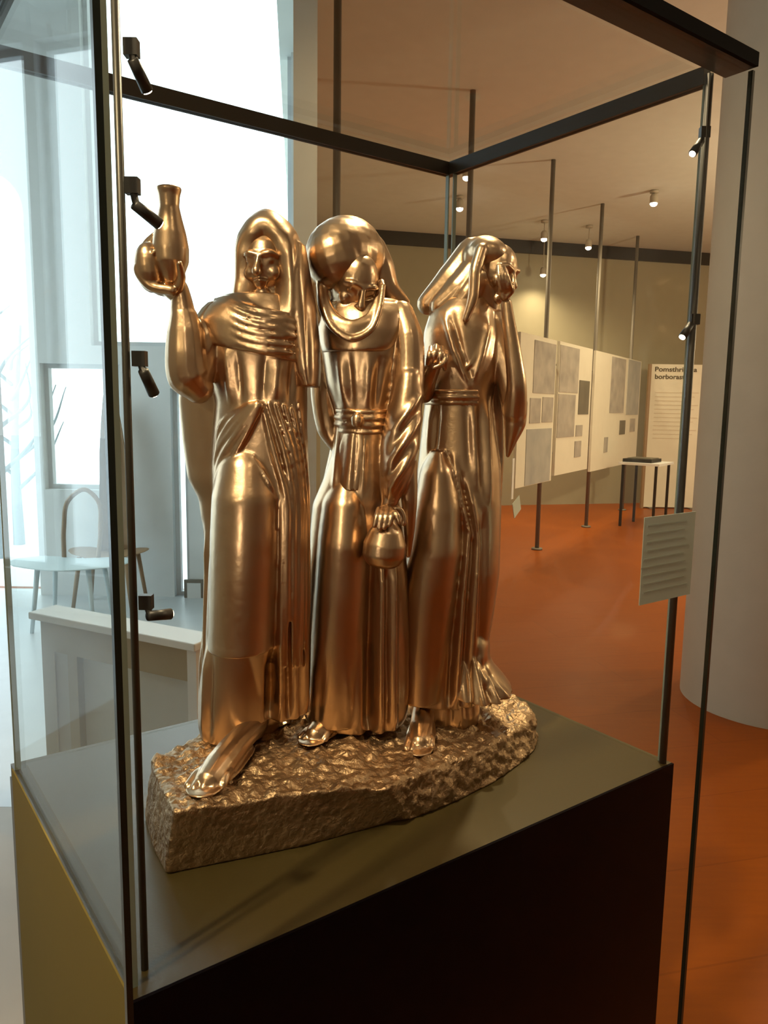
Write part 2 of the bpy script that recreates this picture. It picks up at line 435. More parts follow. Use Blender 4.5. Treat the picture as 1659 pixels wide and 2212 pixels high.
def fill_globe_lamp(p, power, label):  # unseen lamp added to fill the hall and its ceiling with light
    p = np.array(p, float)
    e = empty('fill_globe', (p[0], p[1], CEIL), label, 'lamp', 'unseen fill globes of the hall')
    MB().cyl((p[0], p[1], CEIL - .001), (p[0], p[1], CEIL - .03), 0.05, n=20).build('ceiling_rose', M['housing'], e, True)
    MB().cyl((p[0], p[1], CEIL - .03), (p[0], p[1], p[2] + .13), 0.006, n=8).build('cable', M['housing'], e, True)
    MB().ell(p, (.14, .14, .14)).build('globe', M['globe'], e, True)
    ld = bpy.data.lights.new('fill_globe_light', 'POINT'); ld.energy = power; ld.color = LAMP_COLOR; ld.shadow_soft_size = .14
    lo = bpy.data.objects.new('fill_globe_light', ld); col.objects.link(lo); lo.location = p; attach(lo, e)
for p, w in [((5.2, 7.2, 2.7), 390), ((5.0, 2.6, 2.7), 125), ((-1.6, -2.6, 2.7), 60)]:
    fill_globe_lamp(p, w, 'unseen warm globe added to brighten the hall')

# ------------------------------------------------------------------ plinth and glass showcase
PHI, PW, PD, PT = 0.6306, 0.8512, 0.5777, 1.0
EX = np.array([math.cos(PHI), math.sin(PHI), 0]); EY = np.array([-math.sin(PHI), math.cos(PHI), 0]); EZ = np.array([0, 0, 1.0])
NEAR = np.array([-0.2258, 0.6371, 0.0])
AX = [EX, EY, EZ]
def pl(s, t, z): return NEAR + EX * s + EY * t + EZ * z
root = empty('display_plinth', pl(PW / 2, PD / 2, 0), 'dark boxy plinth carrying the glass showcase, light and shade in its panel colours', 'plinth')
def pbox(s0, s1, t0, t1, z0, z1): return MB().box(pl((s0 + s1) / 2, (t0 + t1) / 2, (z0 + z1) / 2), (s1 - s0, t1 - t0, z1 - z0), AX)
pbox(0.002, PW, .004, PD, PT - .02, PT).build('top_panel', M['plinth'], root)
pbox(0, PW, 0, .004, .0, PT).build('front_panel', M['plinth_front_shade'], root)
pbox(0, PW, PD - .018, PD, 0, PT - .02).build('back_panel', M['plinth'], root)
pbox(0, .002, .004, PD - .018, 0, PT).build('side_panel', M['plinth_side_lit'], root)
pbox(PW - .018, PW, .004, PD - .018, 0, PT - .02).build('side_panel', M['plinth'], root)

GH = 1.015
case = empty('glass_showcase', pl(PW / 2, PD / 2, PT), 'tall glass showcase with dark top frame enclosing the bronze sculpture', 'showcase')
TZ = PT + GH
def pane(s0, s1, t0, t1, z0, z1, along, em, gm=None):
    p = pbox(s0, s1, t0, t1, z0, z1).build('glass_pane', gm or (M['museum_glass'] if em is M['edge'] else M['glass']), case)
    e = .0028 if em is M['edge'] else .0015
    for k in (0, 1):
        if along == 's':
            q = s0 if k == 0 else s1
            pbox(q - e, q + e, t0 - .0008, t1 + .0008, z0, z1).build('glass_edge', em, p)
        else:
            q = t0 if k == 0 else t1
            pbox(s0 - .0008, s1 + .0008, q - e, q + e, z0, z1).build('glass_edge', em, p)
    return p
OFF = 0.030
pane(-0.0115, 0.873, -OFF - .0025, -OFF + .0025, 0.55, TZ - .001, 's', M['edge'])
pane(.012, PW - .012, PD - .012, PD - .005, PT, TZ - .012, 's', M['edge_pale'])
pane(.004, .011, .02, PD - .025, PT, TZ - .012, 't', M['edge_pale'], M['side_glass'])
pane(PW - .011, PW - .004, .02, PD - .025, PT, TZ - .012, 't', M['edge_pale'])
pbox(.01, PW - .01, .03, PD - .012, TZ + .012, TZ + .019).build('roof_glass', M['glass'], case)
# top rails
rh = .018
pbox(-.0115, .868, -OFF - .006, .006, TZ, TZ + rh).build('top_rail', M['rail'], case)
pbox(-.0115, .868, -OFF - .012, -OFF - .0065, TZ - .0, TZ + rh).build('rail_cover', M['rail_black'], case)
pbox(0, PW, PD - .016, PD, TZ - .012, TZ + .012).build('top_rail', M['rail'], case)
pbox(0, .016, .0185, PD - .0165, TZ - .012, TZ + .012).build('top_rail', M['rail'], case)
pbox(PW - .016, PW, .0185, PD - .0165, TZ - .012, TZ + .012).build('top_rail', M['rail'], case)
# light poles and the small adjustable spots clamped to them
NP = pl(.0245, .037, 0); RP = pl(PW - .012, .012, 0)
MB().cyl(NP + EZ * PT, NP + EZ * (TZ + .01), .0036, n=12).build('light_pole', M['post'], case, True)
MB().cyl(RP + EZ * PT, RP + EZ * TZ, .0056, n=12).build('light_pole', M['post'], case, True)
M['lens_small'] = mat('lit_small_lens', (1, .9, .7), .4, emit=(1, .84, .58), strength=25)
def mini_spot(pole, pm, p0, p1, size, energy, turn):
    """block clamped to the pole at pixel pm, head from pixel p0 to p1 (all at the pole's distance)"""
    yy = pole[1]
    c = on_y(*pm, yy); a = on_y(*p0, yy - .004); b = on_y(*p1, yy + turn)
    dirv = (b - a) / np.linalg.norm(b - a)
    blk = MB().box(c, (size, size * .8, size * 1.15))
    blk.tube([c, (c + a) / 2 + [0, 0, -.002], a], [size * .28] * 3, n=8)
    sp = blk.build('mini_spotlight', M['black_metal'], case)
    MB().cyl(a - dirv * size * .25, b, size * .40, size * .46, n=16).build('lamp_head', M['black_metal'], sp, True)
    MB().cyl(b, b + dirv * .0012, size * .34, n=16).build('lens', M['lens_small'], sp, True)
    if energy:
        ld = bpy.data.lights.new('mini_spot_light', 'SPOT'); ld.energy = energy; ld.color = (1, .80, .55); ld.spot_size = math.radians(75); ld.spot_blend = .7; ld.shadow_soft_size = .006
        lo = bpy.data.objects.new('spot_light', ld); col.objects.link(lo)
        lo.location = b + dirv * .004
        tgt = np.array([-.05, 1.08, 1.45]) - b
        lo.rotation_euler = Vector(tgt).to_track_quat('-Z', 'Y').to_euler(); attach(lo, sp)
mini_spot(NP, (284, 104), (290, 136), (318, 196), .0115, .5, .012)
mini_spot(NP, (286, 402), (296, 446), (344, 484), .0115, .5, .012)
mini_spot(NP, (302, 775), (312, 806), (332, 850), .0115, .5, .012)
mini_spot(NP, (316, 1300), (326, 1330), (368, 1326), .0115, .3, .012)
mini_spot(RP, (1522, 287), (1512, 308), (1496, 332), .013, .8, -.012)
mini_spot(RP, (1500, 690), (1490, 704), (1474, 728), .013, .8, -.012)

# caption label stuck to the inner face of the front pane
def on_plane(px, py, P0, n):
    d = ray(px, py); o = np.array([0, 0, EYE]); return o + d * (((P0 - o) @ n) / (d @ n))
FP0 = pl(0, -OFF + .005, 1.0)
def st(p): q = p - NEAR; return q @ EX, q @ EY, p[2]
a = st(on_plane(1392, 1118, FP0, EY)); b = st(on_plane(1484, 1290, FP0, EY))
s0, s1, zt, zb = a[0], st(on_plane(1502, 1110, FP0, EY))[0], a[2], b[2] + .004
lab = tag(pbox(s0, s1, -OFF + .0045, -OFF + .0055, zb, zt).build('caption_label', M['paper']), 'pale caption label fixed inside the front glass pane', 'label')
rnd = random.Random(5)
for k in range(9):
    z = zt - .012 - k * (zt - zb - .022) / 8.6
    MB().box(pl((s0 + .006 + s1 - .008 - .02 * rnd.random()) / 2, -OFF + .0042, z), (s1 - s0 - .014 - .02 * rnd.random(), .0004, .0026), AX).build('text_line', M['print_grey'], lab)

# ------------------------------------------------------------------ bronze sculpture
class Loft:
    """robe-like body: rings given by photo outline (front-edge row, left, right), distance and half-depth"""
    def __init__(s, keys, folds=(), dents=(), step=5, n=150):
        k = np.array(sorted(keys), float); s.k = k
        q = np.arange(k[0, 0], k[-1, 0] + step * .5, step)
        v = [np.interp(q, k[:, 0], k[:, i]) for i in range(1, 5)]
        ker = np.array([1, 2, 3, 2, 1.]) / 9
        v = [np.convolve(np.pad(a, 2, mode='edge'), ker, 'valid') for a in v]
        for a, i in zip(v, range(1, 5)):
            a[0], a[-1] = k[0, i], k[-1, i]
        s.q, s.L, s.R, s.Y, s.D = q, *v
        s.folds, s.dents, s.n = folds, dents, n
    def front(s, px, py, off=0.0):
        l, r, y, d = (np.interp(py, s.q, a) for a in (s.L, s.R, s.Y, s.D))
        u = np.clip((px - (l + r) / 2) / ((r - l) / 2), -.98, .98)
        return y - d * math.sqrt(1 - u * u) - off
    def pt(s, px, py, off=0.0):
        return on_y(px, py, s.front(px, py, off))
    def add(s, mb):
        vs, fs = [], []
        a = np.linspace(-math.pi, math.pi, s.n, endpoint=False)
        for py, l, r, y, d in zip(s.q, s.L, s.R, s.Y, s.D):
            xl = on_y(l, py, y)[0]; xr = on_y(r, py, y)[0]
            cx, rx = (xl + xr) / 2, (xr - xl) / 2
            z = on_y((l + r) / 2, py, y - d)[2]
            disp = np.zeros(s.n)
            c, hw = (l + r) / 2, (r - l) / 2
            P = c + hw * np.sin(a); fr = (np.cos(a) > 0.02)
            for path, w, amp in s.folds:
                pp = np.array(path, float)
                if py < pp[0, 1] - 25 or py > pp[-1, 1] + 25: continue
                fx = np.interp(py, pp[:, 1], pp[:, 0])
                fade = min(1, max(0, (py - pp[0, 1] + 25) / 50)) * min(1, max(0, (pp[-1, 1] + 25 - py) / 50))
                disp += fr * amp * fade * np.exp(-((P - fx) / w) ** 2)
            for (dx, dy), (sx, sy), amp in s.dents:
                disp += fr * amp * np.exp(-(((P - dx) / sx) ** 2 + ((py - dy) / sy) ** 2) ** 2)
            nx, ny = np.sin(a) / max(rx, 1e-4), -np.cos(a) / max(d, 1e-4)
            ln = np.hypot(nx, ny); nx /= ln; ny /= ln
            X = cx + rx * np.sin(a) + nx * disp; Y = y - d * np.cos(a) + ny * disp
            vs += list(zip(X, Y, np.full(s.n, z)))
        m_ = len(s.q); n = s.n
        for i in range(m_ - 1):
            for j in range(n):
                k = (j + 1) % n
                fs.append((i * n + j, i * n + k, (i + 1) * n + k, (i + 1) * n + j))
        fs.append(tuple(range(n))); fs.append(tuple((m_ - 1) * n + j for j in range(n - 1, -1, -1)))
        mb.add(vs, fs)
        return s

def pt(mb, pts, n=14, flat=1.0, **kw):
    """tube through photo points (px, py, distance, radius px)"""
    P = [on_y(x, y, d) for x, y, d, r in pts]
    R = [r * d / FPX for x, y, d, r in pts]
    mb.tube(P, R, n=n, flat=flat, **kw)
def pe(mb, px, py, d, rx, rz, rd, tilt=0):
    """ellipsoid centred at a photo point, radii in px, tilted in the picture plane"""
    k = d / FPX; t = math.radians(tilt)
    ax = [(math.cos(t), 0, -math.sin(t)), (0, 1, 0), (math.sin(t), 0, math.cos(t))]
    mb.ell(on_y(px, py, d), (rx * k, rd * k, rz * k), ax)
def ridge(mb, L, path, r, off=0.0, flat=.8, n=10):
    """raised fold lying on a loft along photo points"""
    P = [L.pt(x, y, off) for x, y in path]
    d = np.mean([p[1] for p in P]); R = [r * d / FPX] * len(P)
    R[0] *= .45; R[-1] *= .45
    mb.tube(P, R, n=n, flat=flat)
def face(mb, px, py, d, s, fwd, up):
    """head with brow, nose, eyes, lips and chin; s = half face height in px"""
    k = d / FPX * s
    f = np.array(fwd, float); f /= np.linalg.norm(f); u = np.array(up, float); u -= f * (u @ f); u /= np.linalg.norm(u); r = np.cross(f, u)
    C = on_y(px, py, d); ax = [r, f, u]
    q = lambda a, b, c: C + k * (a * r + b * f + c * u)
    mb.ell(C, (.74 * k, .86 * k, 1.0 * k), ax)
    mb.tube([q(0, .80, .30), q(0, .98, .0), q(0, 1.10, -.20)], [.07 * k, .10 * k, .15 * k])
    for e in (-1, 1):
        mb.tube([q(.12 * e, .80, .30), q(.35 * e, .76, .34), q(.56 * e, .58, .24)], [.08 * k, .09 * k, .06 * k])
        mb.ell(q(.31 * e, .72, .12), (.15 * k, .08 * k, .09 * k), ax, 12, 8)
        mb.ell(q(.36 * e, .60, -.25), (.24 * k, .20 * k, .24 * k), ax, 12, 8)
        mb.ell(q(.08 * e, .98, -.26), (.09 * k, .08 * k, .07 * k), ax, 10, 6)
    mb.tube([q(-.22, .78, -.50), q(0, .90, -.46), q(.22, .78, -.50)], [.04 * k, .075 * k, .04 * k])
    mb.tube([q(-.18, .76, -.60), q(0, .86, -.62), q(.18, .76, -.60)], [.04 * k, .08 * k, .04 * k])
    mb.ell(q(0, .68, -.86), (.24 * k, .20 * k, .20 * k), ax, 12, 8)

sculpture = empty('bronze_sculpture', on_z(700, 1700, 1.0), 'polished bronze sculpture of three veiled women on a rough rock base', 'sculpture')
BZ = M['bronze']

# --- rock base
def base_z(x): return float(np.interp(x, [-.30, -.20, 0.0, .12, .24], [1.088, 1.086, 1.066, 1.054, 1.044]))
top_px = [(327, 1640), (345, 1690), (377, 1754), (460, 1741), (546, 1727), (660, 1713), (768, 1704), (838, 1706), (860, 1690), (918, 1668), (980, 1644), (1045, 1618), (1095, 1592), (1136, 1566), (1151, 1541), (1140, 1520), (1105, 1498)]
top = []
for px, py in top_px:
    p = on_z(px, py, 1.07)
    for _ in range(4): p = on_z(px, py, base_z(p[0]))
    top.append(p)
for x, y in [(.17, 1.325), (.06, 1.31), (-.08, 1.23), (-.20, 1.13)]:
    top.append(np.array([x, y, base_z(x)]))
bot_px = [(312, 1765), (330, 1835), (358, 1890), (450, 1871), (546, 1852), (660, 1828), (790, 1793), (855, 1775), (886, 1772), (940, 1752), (1001, 1726), (1070, 1690), (1120, 1655), (1156, 1622), (1164, 1600), (1150, 1575), (1115, 1545)]
bot = [on_z(px, py, 1.0) for px, py in bot_px] + [np.array([x, y, 1.0]) for x, y in [(.17, 1.315), (.06, 1.30), (-.08, 1.22), (-.21, 1.13)]]
mb = MB(); n = len(top)
mb.add(top + bot, [tuple(range(n)), tuple(range(2 * n - 1, n - 1, -1))] + [(i, n + i, n + (i + 1) % n, (i + 1) % n) for i in range(n)])
rock = mb.sculpt('rock_base', M['bronze_dark'], sculpture, voxel=0.0035, smooth=2)
co_ = np.empty(len(rock.data.vertices) * 3); rock.data.vertices.foreach_get('co', co_); co_ = co_.reshape(-1, 3)
no_ = np.empty(len(rock.data.vertices) * 3); rock.data.vertices.foreach_get('normal', no_); no_ = no_.reshape(-1, 3)
for i, c in enumerate(co_):
    v = Vector(c)
    upf = max(0.0, no_[i][2]); rough_side = 1.0 if c[0] > 0.03 else 0.25
    k = .0065 * upf if upf > .5 else .006 * rough_side
    d = noise.fractal(v * 75, 1.0, 2.0, 3) * k + noise.noise(v * 22) * k * .8
    if c[2] < 1.004: d = 0
    co_[i] = c + no_[i] * d
rock.data.vertices.foreach_set('co', co_.ravel()); rock.data.update()

def foot(name, toe, ankle, d_toe, d_ankle, w, parent, sandal=True):
    """foot from ankle to toes with five toes and a sole"""
    mb = MB()
    A = on_z(*ankle, d_ankle); T = on_z(*toe, d_toe)
    dr = T - A; dr[2] = 0; ln = np.linalg.norm(dr); dr /= ln; sd = np.array([-dr[1], dr[0], 0])
    b = base_z(T[0])
    q = lambda t, z: A * [1, 1, 0] + dr * ln * t + EZ * (b + z)
    mb.tube([q(-.45, .020), q(-.1, .020), q(.25, .018), q(.6, .013), q(.85, .009)], [w * .34, w * .36, w * .38, w * .40, w * .34], flat=.9, side=(0, 0, 1))
    for k in range(5):
        o = (k - 2) / 2 * w * .40; sh = [1.02, 1.04, 1.0, .95, .88][k]
        p0 = A * .35 + T * .65 + sd * o * .8; p1 = A + (T - A) * sh + sd * o
        p0[2] = b + w * .20; p1[2] = b + w * .12
        mb.tube([p0, (p0 + p1) / 2 + [0, 0, w * .06], p1], [w * .12, w * .12, w * .10], n=8)
    if sandal:
        mb.tube([np.array([A[0], A[1], b + .004]), (A + T) / 2 * [1, 1, 0] + [0, 0, b + .004], T * [1, 1, 0] + [0, 0, b + .004]], [w * .42, w * .52, w * .46], flat=.12, side=(0, 0, 1))
    return mb.sculpt(name, BZ, parent, voxel=.0016, smooth=3)

# ================= woman carrying the jug =================
Y1 = 1.035
mb = MB()
robe = Loft([  # front row, left, right, distance, half depth
    (640, 470, 640, Y1, .035), (665, 440, 662, Y1, .045), (700, 424, 676, Y1, .052), (760, 432, 672, Y1, .056), (820, 455, 664, Y1, .054), (870, 468, 662, Y1, .052),
    (940, 462, 664, Y1, .052), (1020, 458, 667, Y1, .052), (1100, 462, 668, Y1, .052), (1250, 452, 671, Y1, .050), (1400, 446, 672, Y1, .048), (1500, 444, 670, Y1 + .01, .044), (1566, 450, 662, Y1 + .01, .042)],
    folds=[([(596, 1430), (592, 1560)], 9, -.030), ([(606, 1100), (602, 1560)], 6, -.010), ([(618, 1060), (614, 1560)], 6, .005), ([(632, 1050), (630, 1560)], 5, -.009), ([(645, 1040), (644, 1560)], 5, .004), ([(656, 1040), (655, 1560)], 4, -.007), ([(665, 1040), (664, 1560)], 4, .003), ([(505, 762), (512, 864)], 7, .004), ([(530, 766), (536, 864)], 6, -.004), ([(612, 770), (604, 864)], 10, .005), ([(586, 770), (580, 864)], 6, -.004), ([(640, 770), (634, 864)], 6, -.004)])
robe.add(mb)
thigh = Loft([(900, 535, 558, Y1 + .015, .030), (950, 508, 576, Y1 - .000, .040), (1000, 474, 597, Y1 - .016, .048), (1080, 460, 606, Y1 - .030, .055), (1180, 456, 604, Y1 - .030, .056), (1300, 455, 598, Y1 - .030, .056), (1400, 453, 594, Y1 - .030, .057), (1426, 452, 593, Y1 - .030, .058)])
thigh.add(mb)
under = Loft([(1390, 452, 584, Y1 - .004, .046), (1450, 440, 584, Y1 - .004, .046), (1530, 430, 582, Y1 - .004, .046), (1590, 430, 578, Y1 - .004, .046), (1616, 436, 572, Y1 - .004, .045)],
    folds=[([(455, 1430), (450, 1600)], 5, .004), ([(470, 1430), (466, 1600)], 5, -.004)])
under.add(mb)
cloak = Loft([(700, 430, 660, Y1 + .03, .03), (800, 400, 664, Y1 + .03, .034), (860, 386, 664, Y1 + .03, .036), (950, 394, 664, Y1 + .03, .036), (1040, 406, 664, Y1 + .03, .036), (1085, 430, 664, Y1 + .03, .036), (1150, 438, 664, Y1 + .03, .036), (1250, 446, 664, Y1 + .03, .036), (1340, 440, 660, Y1 + .03, .036), (1450, 430, 650, Y1 + .03, .036), (1570, 428, 620, Y1 + .03, .034), (1590, 436, 600, Y1 + .03, .03), (1612, 440, 596, Y1 + .03, .028)],
    folds=[([(440, 1150), (436, 1580)], 4, -.004), ([(450, 1180), (448, 1580)], 4, .004)])
cloak.add(mb)
# raised arm in its wide sleeve
pt(mb, [(470, 690, 1.02, 40), (430, 760, 1.0, 44), (415, 815, .99, 44)])
pt(mb, [(428, 838, .99, 34), (410, 815, .985, 47), (402, 760, .98, 44), (400, 715, .98, 38), (398, 690, .98, 31)])
pt(mb, [(399, 710, .98, 28), (394, 665, .98, 25), (391, 640, .98, 21), (386, 622, .98, 20)])
# diagonal gathered band and pleats at the hip
for k, (o, r) in enumerate([(0, 12), (-20, 10), (18, 9), (-38, 9), (-56, 8)]):
    P = [(556 + o * .30, 876), (520 + o * .75, 930 + o * .15), (478 + o * .8, 1000 + o * .5), (446 + o * .6, 1046 + o * .7)]
    pts = [robe.pt(max(x, 470), y, .006) for x, y in P]
    pts[-1][0] += .0; mb.tube(pts, [r * 1.0 / FPX * .9] * 4, n=10)
for x0, x1, x2, r in [(566, 590, 618, 8), (580, 612, 632, 7), (598, 628, 644, 8), (614, 640, 652, 7), (630, 650, 660, 6), (646, 658, 666, 5)]:
    ridge(mb, robe, [(x0, 872), (x1, 970), (x2, 1080), (x2 + 1, 1180), (x2 + 1, 1300), (x2, 1440)], r * .9, .001)
ridge(mb, thigh, [(545, 985), (580, 1040), (608, 1100)], 5, -.002)
figure1 = None
neck = Loft([(590, 555, 625, Y1, .028), (640, 540, 640, Y1, .034), (680, 500, 660, Y1, .04)]); neck.add(mb)
face(mb, 578, 572, Y1 - .012, 66, (-.18, -1, -.16), (0, 0, 1))
figure1 = mb.sculpt('woman_figure', BZ, sculpture, voxel=.0019)
figure1['label'] = 'woman with raised arm carrying a jug'
# head veil
mb = MB()
veil = Loft([(450, 562, 590, Y1, .012), (456, 544, 614, Y1, .030), (470, 528, 632, Y1, .042), (495, 516, 648, Y1, .052), (540, 510, 660, Y1, .056), (600, 508, 668, Y1, .054), (640, 500, 674, Y1, .054), (665, 488, 680, Y1, .054), (690, 486, 684, Y1, .054)],
    folds=[([(524, 500), (520, 650)], 8, .004), ([(632, 500), (640, 690)], 9, .005)], dents=[((578, 585), (46, 92), -.034)])
veil.add(mb)
fall = Loft([(520, 634, 660, Y1 + .005, .03), (580, 632, 670, Y1 + .002, .036), (660, 634, 684, Y1, .044), (740, 642, 691, Y1, .046), (800, 648, 692, Y1, .044), (836, 654, 690, Y1, .040)],
    folds=[([(648, 560), (656, 830)], 7, .006), ([(672, 600), (676, 830)], 6, -.004)])
fall.add(mb)
mb.sculpt('head_veil', BZ, figure1, voxel=.0019)
# shawl across the chest
mb = MB()
shawl = Loft([(630, 486, 640, Y1, .046), (655, 446, 664, Y1, .056), (690, 420, 676, Y1, .064), (730, 424, 676, Y1, .066), (752, 440, 674, Y1, .066)])
sv = MB(); shawl.add(sv)
vv = sv.v[0].copy()
rows = len(shawl.q); nn = shawl.n
for i in range(rows):                      # the hem drops to the right, the folds run with it
    for j in range(nn):
        x = vv[i * nn + j][0]
        vv[i * nn + j][2] -= .020 * (i / rows) * np.clip((x + .20) / .10, -.3, 1)
sv.v[0] = vv; mb.v += sv.v; mb.f += sv.f; mb.n += sv.n
for k in range(6):
    y0 = 640 + 17 * k
    ridge(mb, shawl, [(464 - 4 * min(k, 3), y0 + 6), (490, y0 + 5), (530, y0 + 22), (590, y0 + 34), (640, y0 + 38)], 6.5, .001, flat=.7)
for k in range(3):
    ridge(mb, shawl, [(520 + 14 * k, 640 + 14 * k), (560 + 8 * k, 672 + 14 * k), (620, 690 + 16 * k), (660, 686 + 20 * k)], 6, .0, flat=.7)
mb.sculpt('shawl', BZ, figure1, voxel=.0019)
foot('foot', (440, 1700), (520, 1618), 1.092, 1.092, .050, figure1)
foot('foot', (598, 1560), (640, 1530), 1.085, 1.085, .040, figure1)
# jug on the raised hand
mb = MB()
A, B = on_y(365, 404, .975), on_y(370, 612, .975); kk = .975 / FPX
mb.lathe([(0, 25 * kk), (.03, 25.5 * kk), (.08, 22 * kk), (.2, 20 * kk), (.32, 25 * kk), (.48, 33 * kk), (.64, 38 * kk), (.78, 37 * kk), (.90, 28 * kk), (1, 17 * kk)], A, B, n=32)
mb.sculpt('jug', BZ, figure1, voxel=.0015, smooth=3)
mb = MB()
for dx, dy, dd in [(0, 0, 0), (6, 16, -.012), (-4, -6, .012), (10, 30, -.022)]:
    pt(mb, [(362 + dx, 628, .985 + dd, 11), (322, 606 + dy * .3, .985 + dd, 11), (304 - dx * .4, 566 + dy * .4, .985 + dd, 11), (318, 532 + dy, .985 + dd, 9), (334, 514 + dy, .982 + dd, 7)], n=10)
pe(mb, 345, 612, .985, 34, 24, 26, 30)
pe(mb, 324, 578, .974, 31, 52, 36, -6)
pt(mb, [(384, 624, .97, 12), (392, 596, .955, 9), (388, 570, .945, 7)], n=10)
pt(mb, [(388, 640, .98, 20), (366, 622, .98, 20), (345, 610, .985, 20)], n=12)
mb.sculpt('hand', BZ, figure1, voxel=.0015, smooth=3)

# ================= middle woman, bowed head =================
Y2 = 1.10
mb = MB()
robe2 = Loft([(640, 715, 860, Y2, .035), (662, 696, 884, Y2, .046), (700, 690, 888, Y2, .055), (760, 698, 880, Y2, .058), (830, 706, 862, Y2, .054), (880, 722, 850, Y2, .048), (920, 730, 846, Y2, .046), (970, 722, 850, Y2, .050), (1040, 700, 860, Y2, .054), (1100, 676, 868, Y2, .056), (1250, 662, 880, Y2, .056), (1400, 656, 885, Y2, .056), (1500, 654, 885, Y2, .055), (1570, 654, 880, Y2, .053), (1590, 668, 870, Y2, .050)],
    folds=[([(803, 1200), (800, 1590)], 11, -.030), ([(824, 1230), (822, 1590)], 6, .006), ([(837, 1230), (836, 1590)], 5, -.008), ([(850, 1230), (850, 1590)], 6, .006), ([(735, 900), (726, 1060)], 5, .003), ([(775, 950), (770, 1060)], 4, -.003), ([(790, 950), (786, 1060)], 4, .003), ([(756, 950), (750, 1060)], 4, -.002), ([(738, 770), (748, 872)], 8, .004), ([(758, 775), (764, 872)], 6, -.003), ([(800, 770), (796, 872)], 9, .004), ([(822, 772), (812, 872)], 6, -.004)])
robe2.add(mb)
thigh2 = Loft([(980, 738, 780, Y2 + .010, .030), (1040, 714, 792, Y2 - .006, .042), (1090, 696, 802, Y2 - .018, .051), (1180, 688, 800, Y2 - .028, .056), (1300, 680, 796, Y2 - .026, .054), (1420, 672, 792, Y2 - .022, .050), (1520, 664, 786, Y2 - .018, .048), (1580, 664, 778, Y2 - .016, .046)],
    folds=[([(752, 1450), (758, 1580)], 8, .003), ([(700, 1450), (690, 1580)], 8, -.003)])
thigh2.add(mb)
back2 = Loft([(960, 716, 800, Y2 + .035, .03), (1070, 692, 820, Y2 + .03, .036), (1200, 686, 830, Y2 + .03, .036), (1560, 676, 850, Y2 + .03, .036)]); back2.add(mb)
# arm held at her side (behind) and arm that carries the pot
pt(mb, [(712, 700, 1.115, 28), (700, 790, 1.12, 28), (700, 860, 1.115, 28), (712, 930, 1.11, 26), (728, 968, 1.10, 14)])
pt(mb, [(868, 676, 1.085, 26), (882, 730, 1.07, 32), (884, 800, 1.06, 33), (880, 850, 1.05, 34), (868, 930, 1.045, 40), (858, 1000, 1.04, 38), (848, 1050, 1.035, 30), (842, 1080, 1.03, 20)])
pt(mb, [(848, 1050, 1.035, 22), (838, 1086, 1.03, 15), (832, 1108, 1.025, 14)])
sleeve = Loft([(780, 866, 902, 1.065, .010), (800, 854, 914, 1.06, .026), (850, 844, 914, 1.055, .032), (905, 832, 910, 1.05, .036), (960, 822, 906, 1.045, .038), (1020, 822, 892, 1.04, .034), (1060, 826, 874, 1.037, .026), (1088, 828, 856, 1.035, .016)],
    folds=[([(908, 850), (850, 930)], 9, .005), ([(908, 880), (846, 966)], 7, -.004), ([(905, 905), (842, 1000)], 9, .005), ([(900, 940), (842, 1030)], 7, -.004), ([(896, 970), (842, 1056)], 9, .005), ([(886, 1010), (848, 1076)], 6, -.004)])
sleeve.add(mb)
# sleeve opening hanging from the wrist
pt(mb, [(878, 1000, 1.05, 24), (884, 1080, 1.05, 18), (884, 1150, 1.055, 12), (882, 1200, 1.06, 6)])
pe(mb, 765, 670, Y2 - .01, 52, 40, 40)
face(mb, 765, 612, Y2 - .018, 66, (.30, -.80, -.62), (.22, -.2, .9))
figure2 = mb.sculpt('woman_figure', BZ, sculpture, voxel=.0019)
figure2['label'] = 'middle woman with bowed head holding a small pot'
mb = MB()
# head scarf: dome over the brow, fall at the back and cowl round the chin
k = Y2 / FPX
mb.ell(on_y(748, 552, Y2 + .010), (82 * k, 80 * k, 80 * k), [(math.cos(.3), 0, -math.sin(.3)), (0, 1, 0), (math.sin(.3), 0, math.cos(.3))])
mb.ell(on_y(736, 552, Y2 - .006), (74 * k, 72 * k, 74 * k))
mb.ell(on_y(728, 560, Y2 - .018), (64 * k, 62 * k, 66 * k), [(math.cos(.35), 0, math.sin(.35)), (0, 1, 0), (-math.sin(.35), 0, math.cos(.35))])
pt(mb, [(690, 560, Y2 + .01, 26), (688, 620, Y2 + .005, 22), (698, 690, Y2, 18)])
pt(mb, [(798, 540, Y2 + .02, 36), (818, 580, Y2 + .018, 34), (838, 624, Y2 + .018, 26), (872, 654, Y2 + .02, 14)])
pt(mb, [(694, 612, 1.074, 12), (704, 664, 1.056, 16), (726, 698, 1.046, 20), (760, 712, 1.042, 22), (794, 698, 1.046, 19), (814, 662, 1.056, 13), (824, 610, 1.074, 9)], flat=.55)
pt(mb, [(690, 616, 1.070, 7), (700, 668, 1.050, 7), (722, 712, 1.038, 7), (760, 732, 1.034, 7), (798, 716, 1.038, 7), (820, 668, 1.050, 7), (828, 616, 1.068, 6)])
pe(mb, 760, 676, 1.072, 44, 34, 26)
mb.sculpt('head_scarf', BZ, figure2, voxel=.0019, smooth=7)
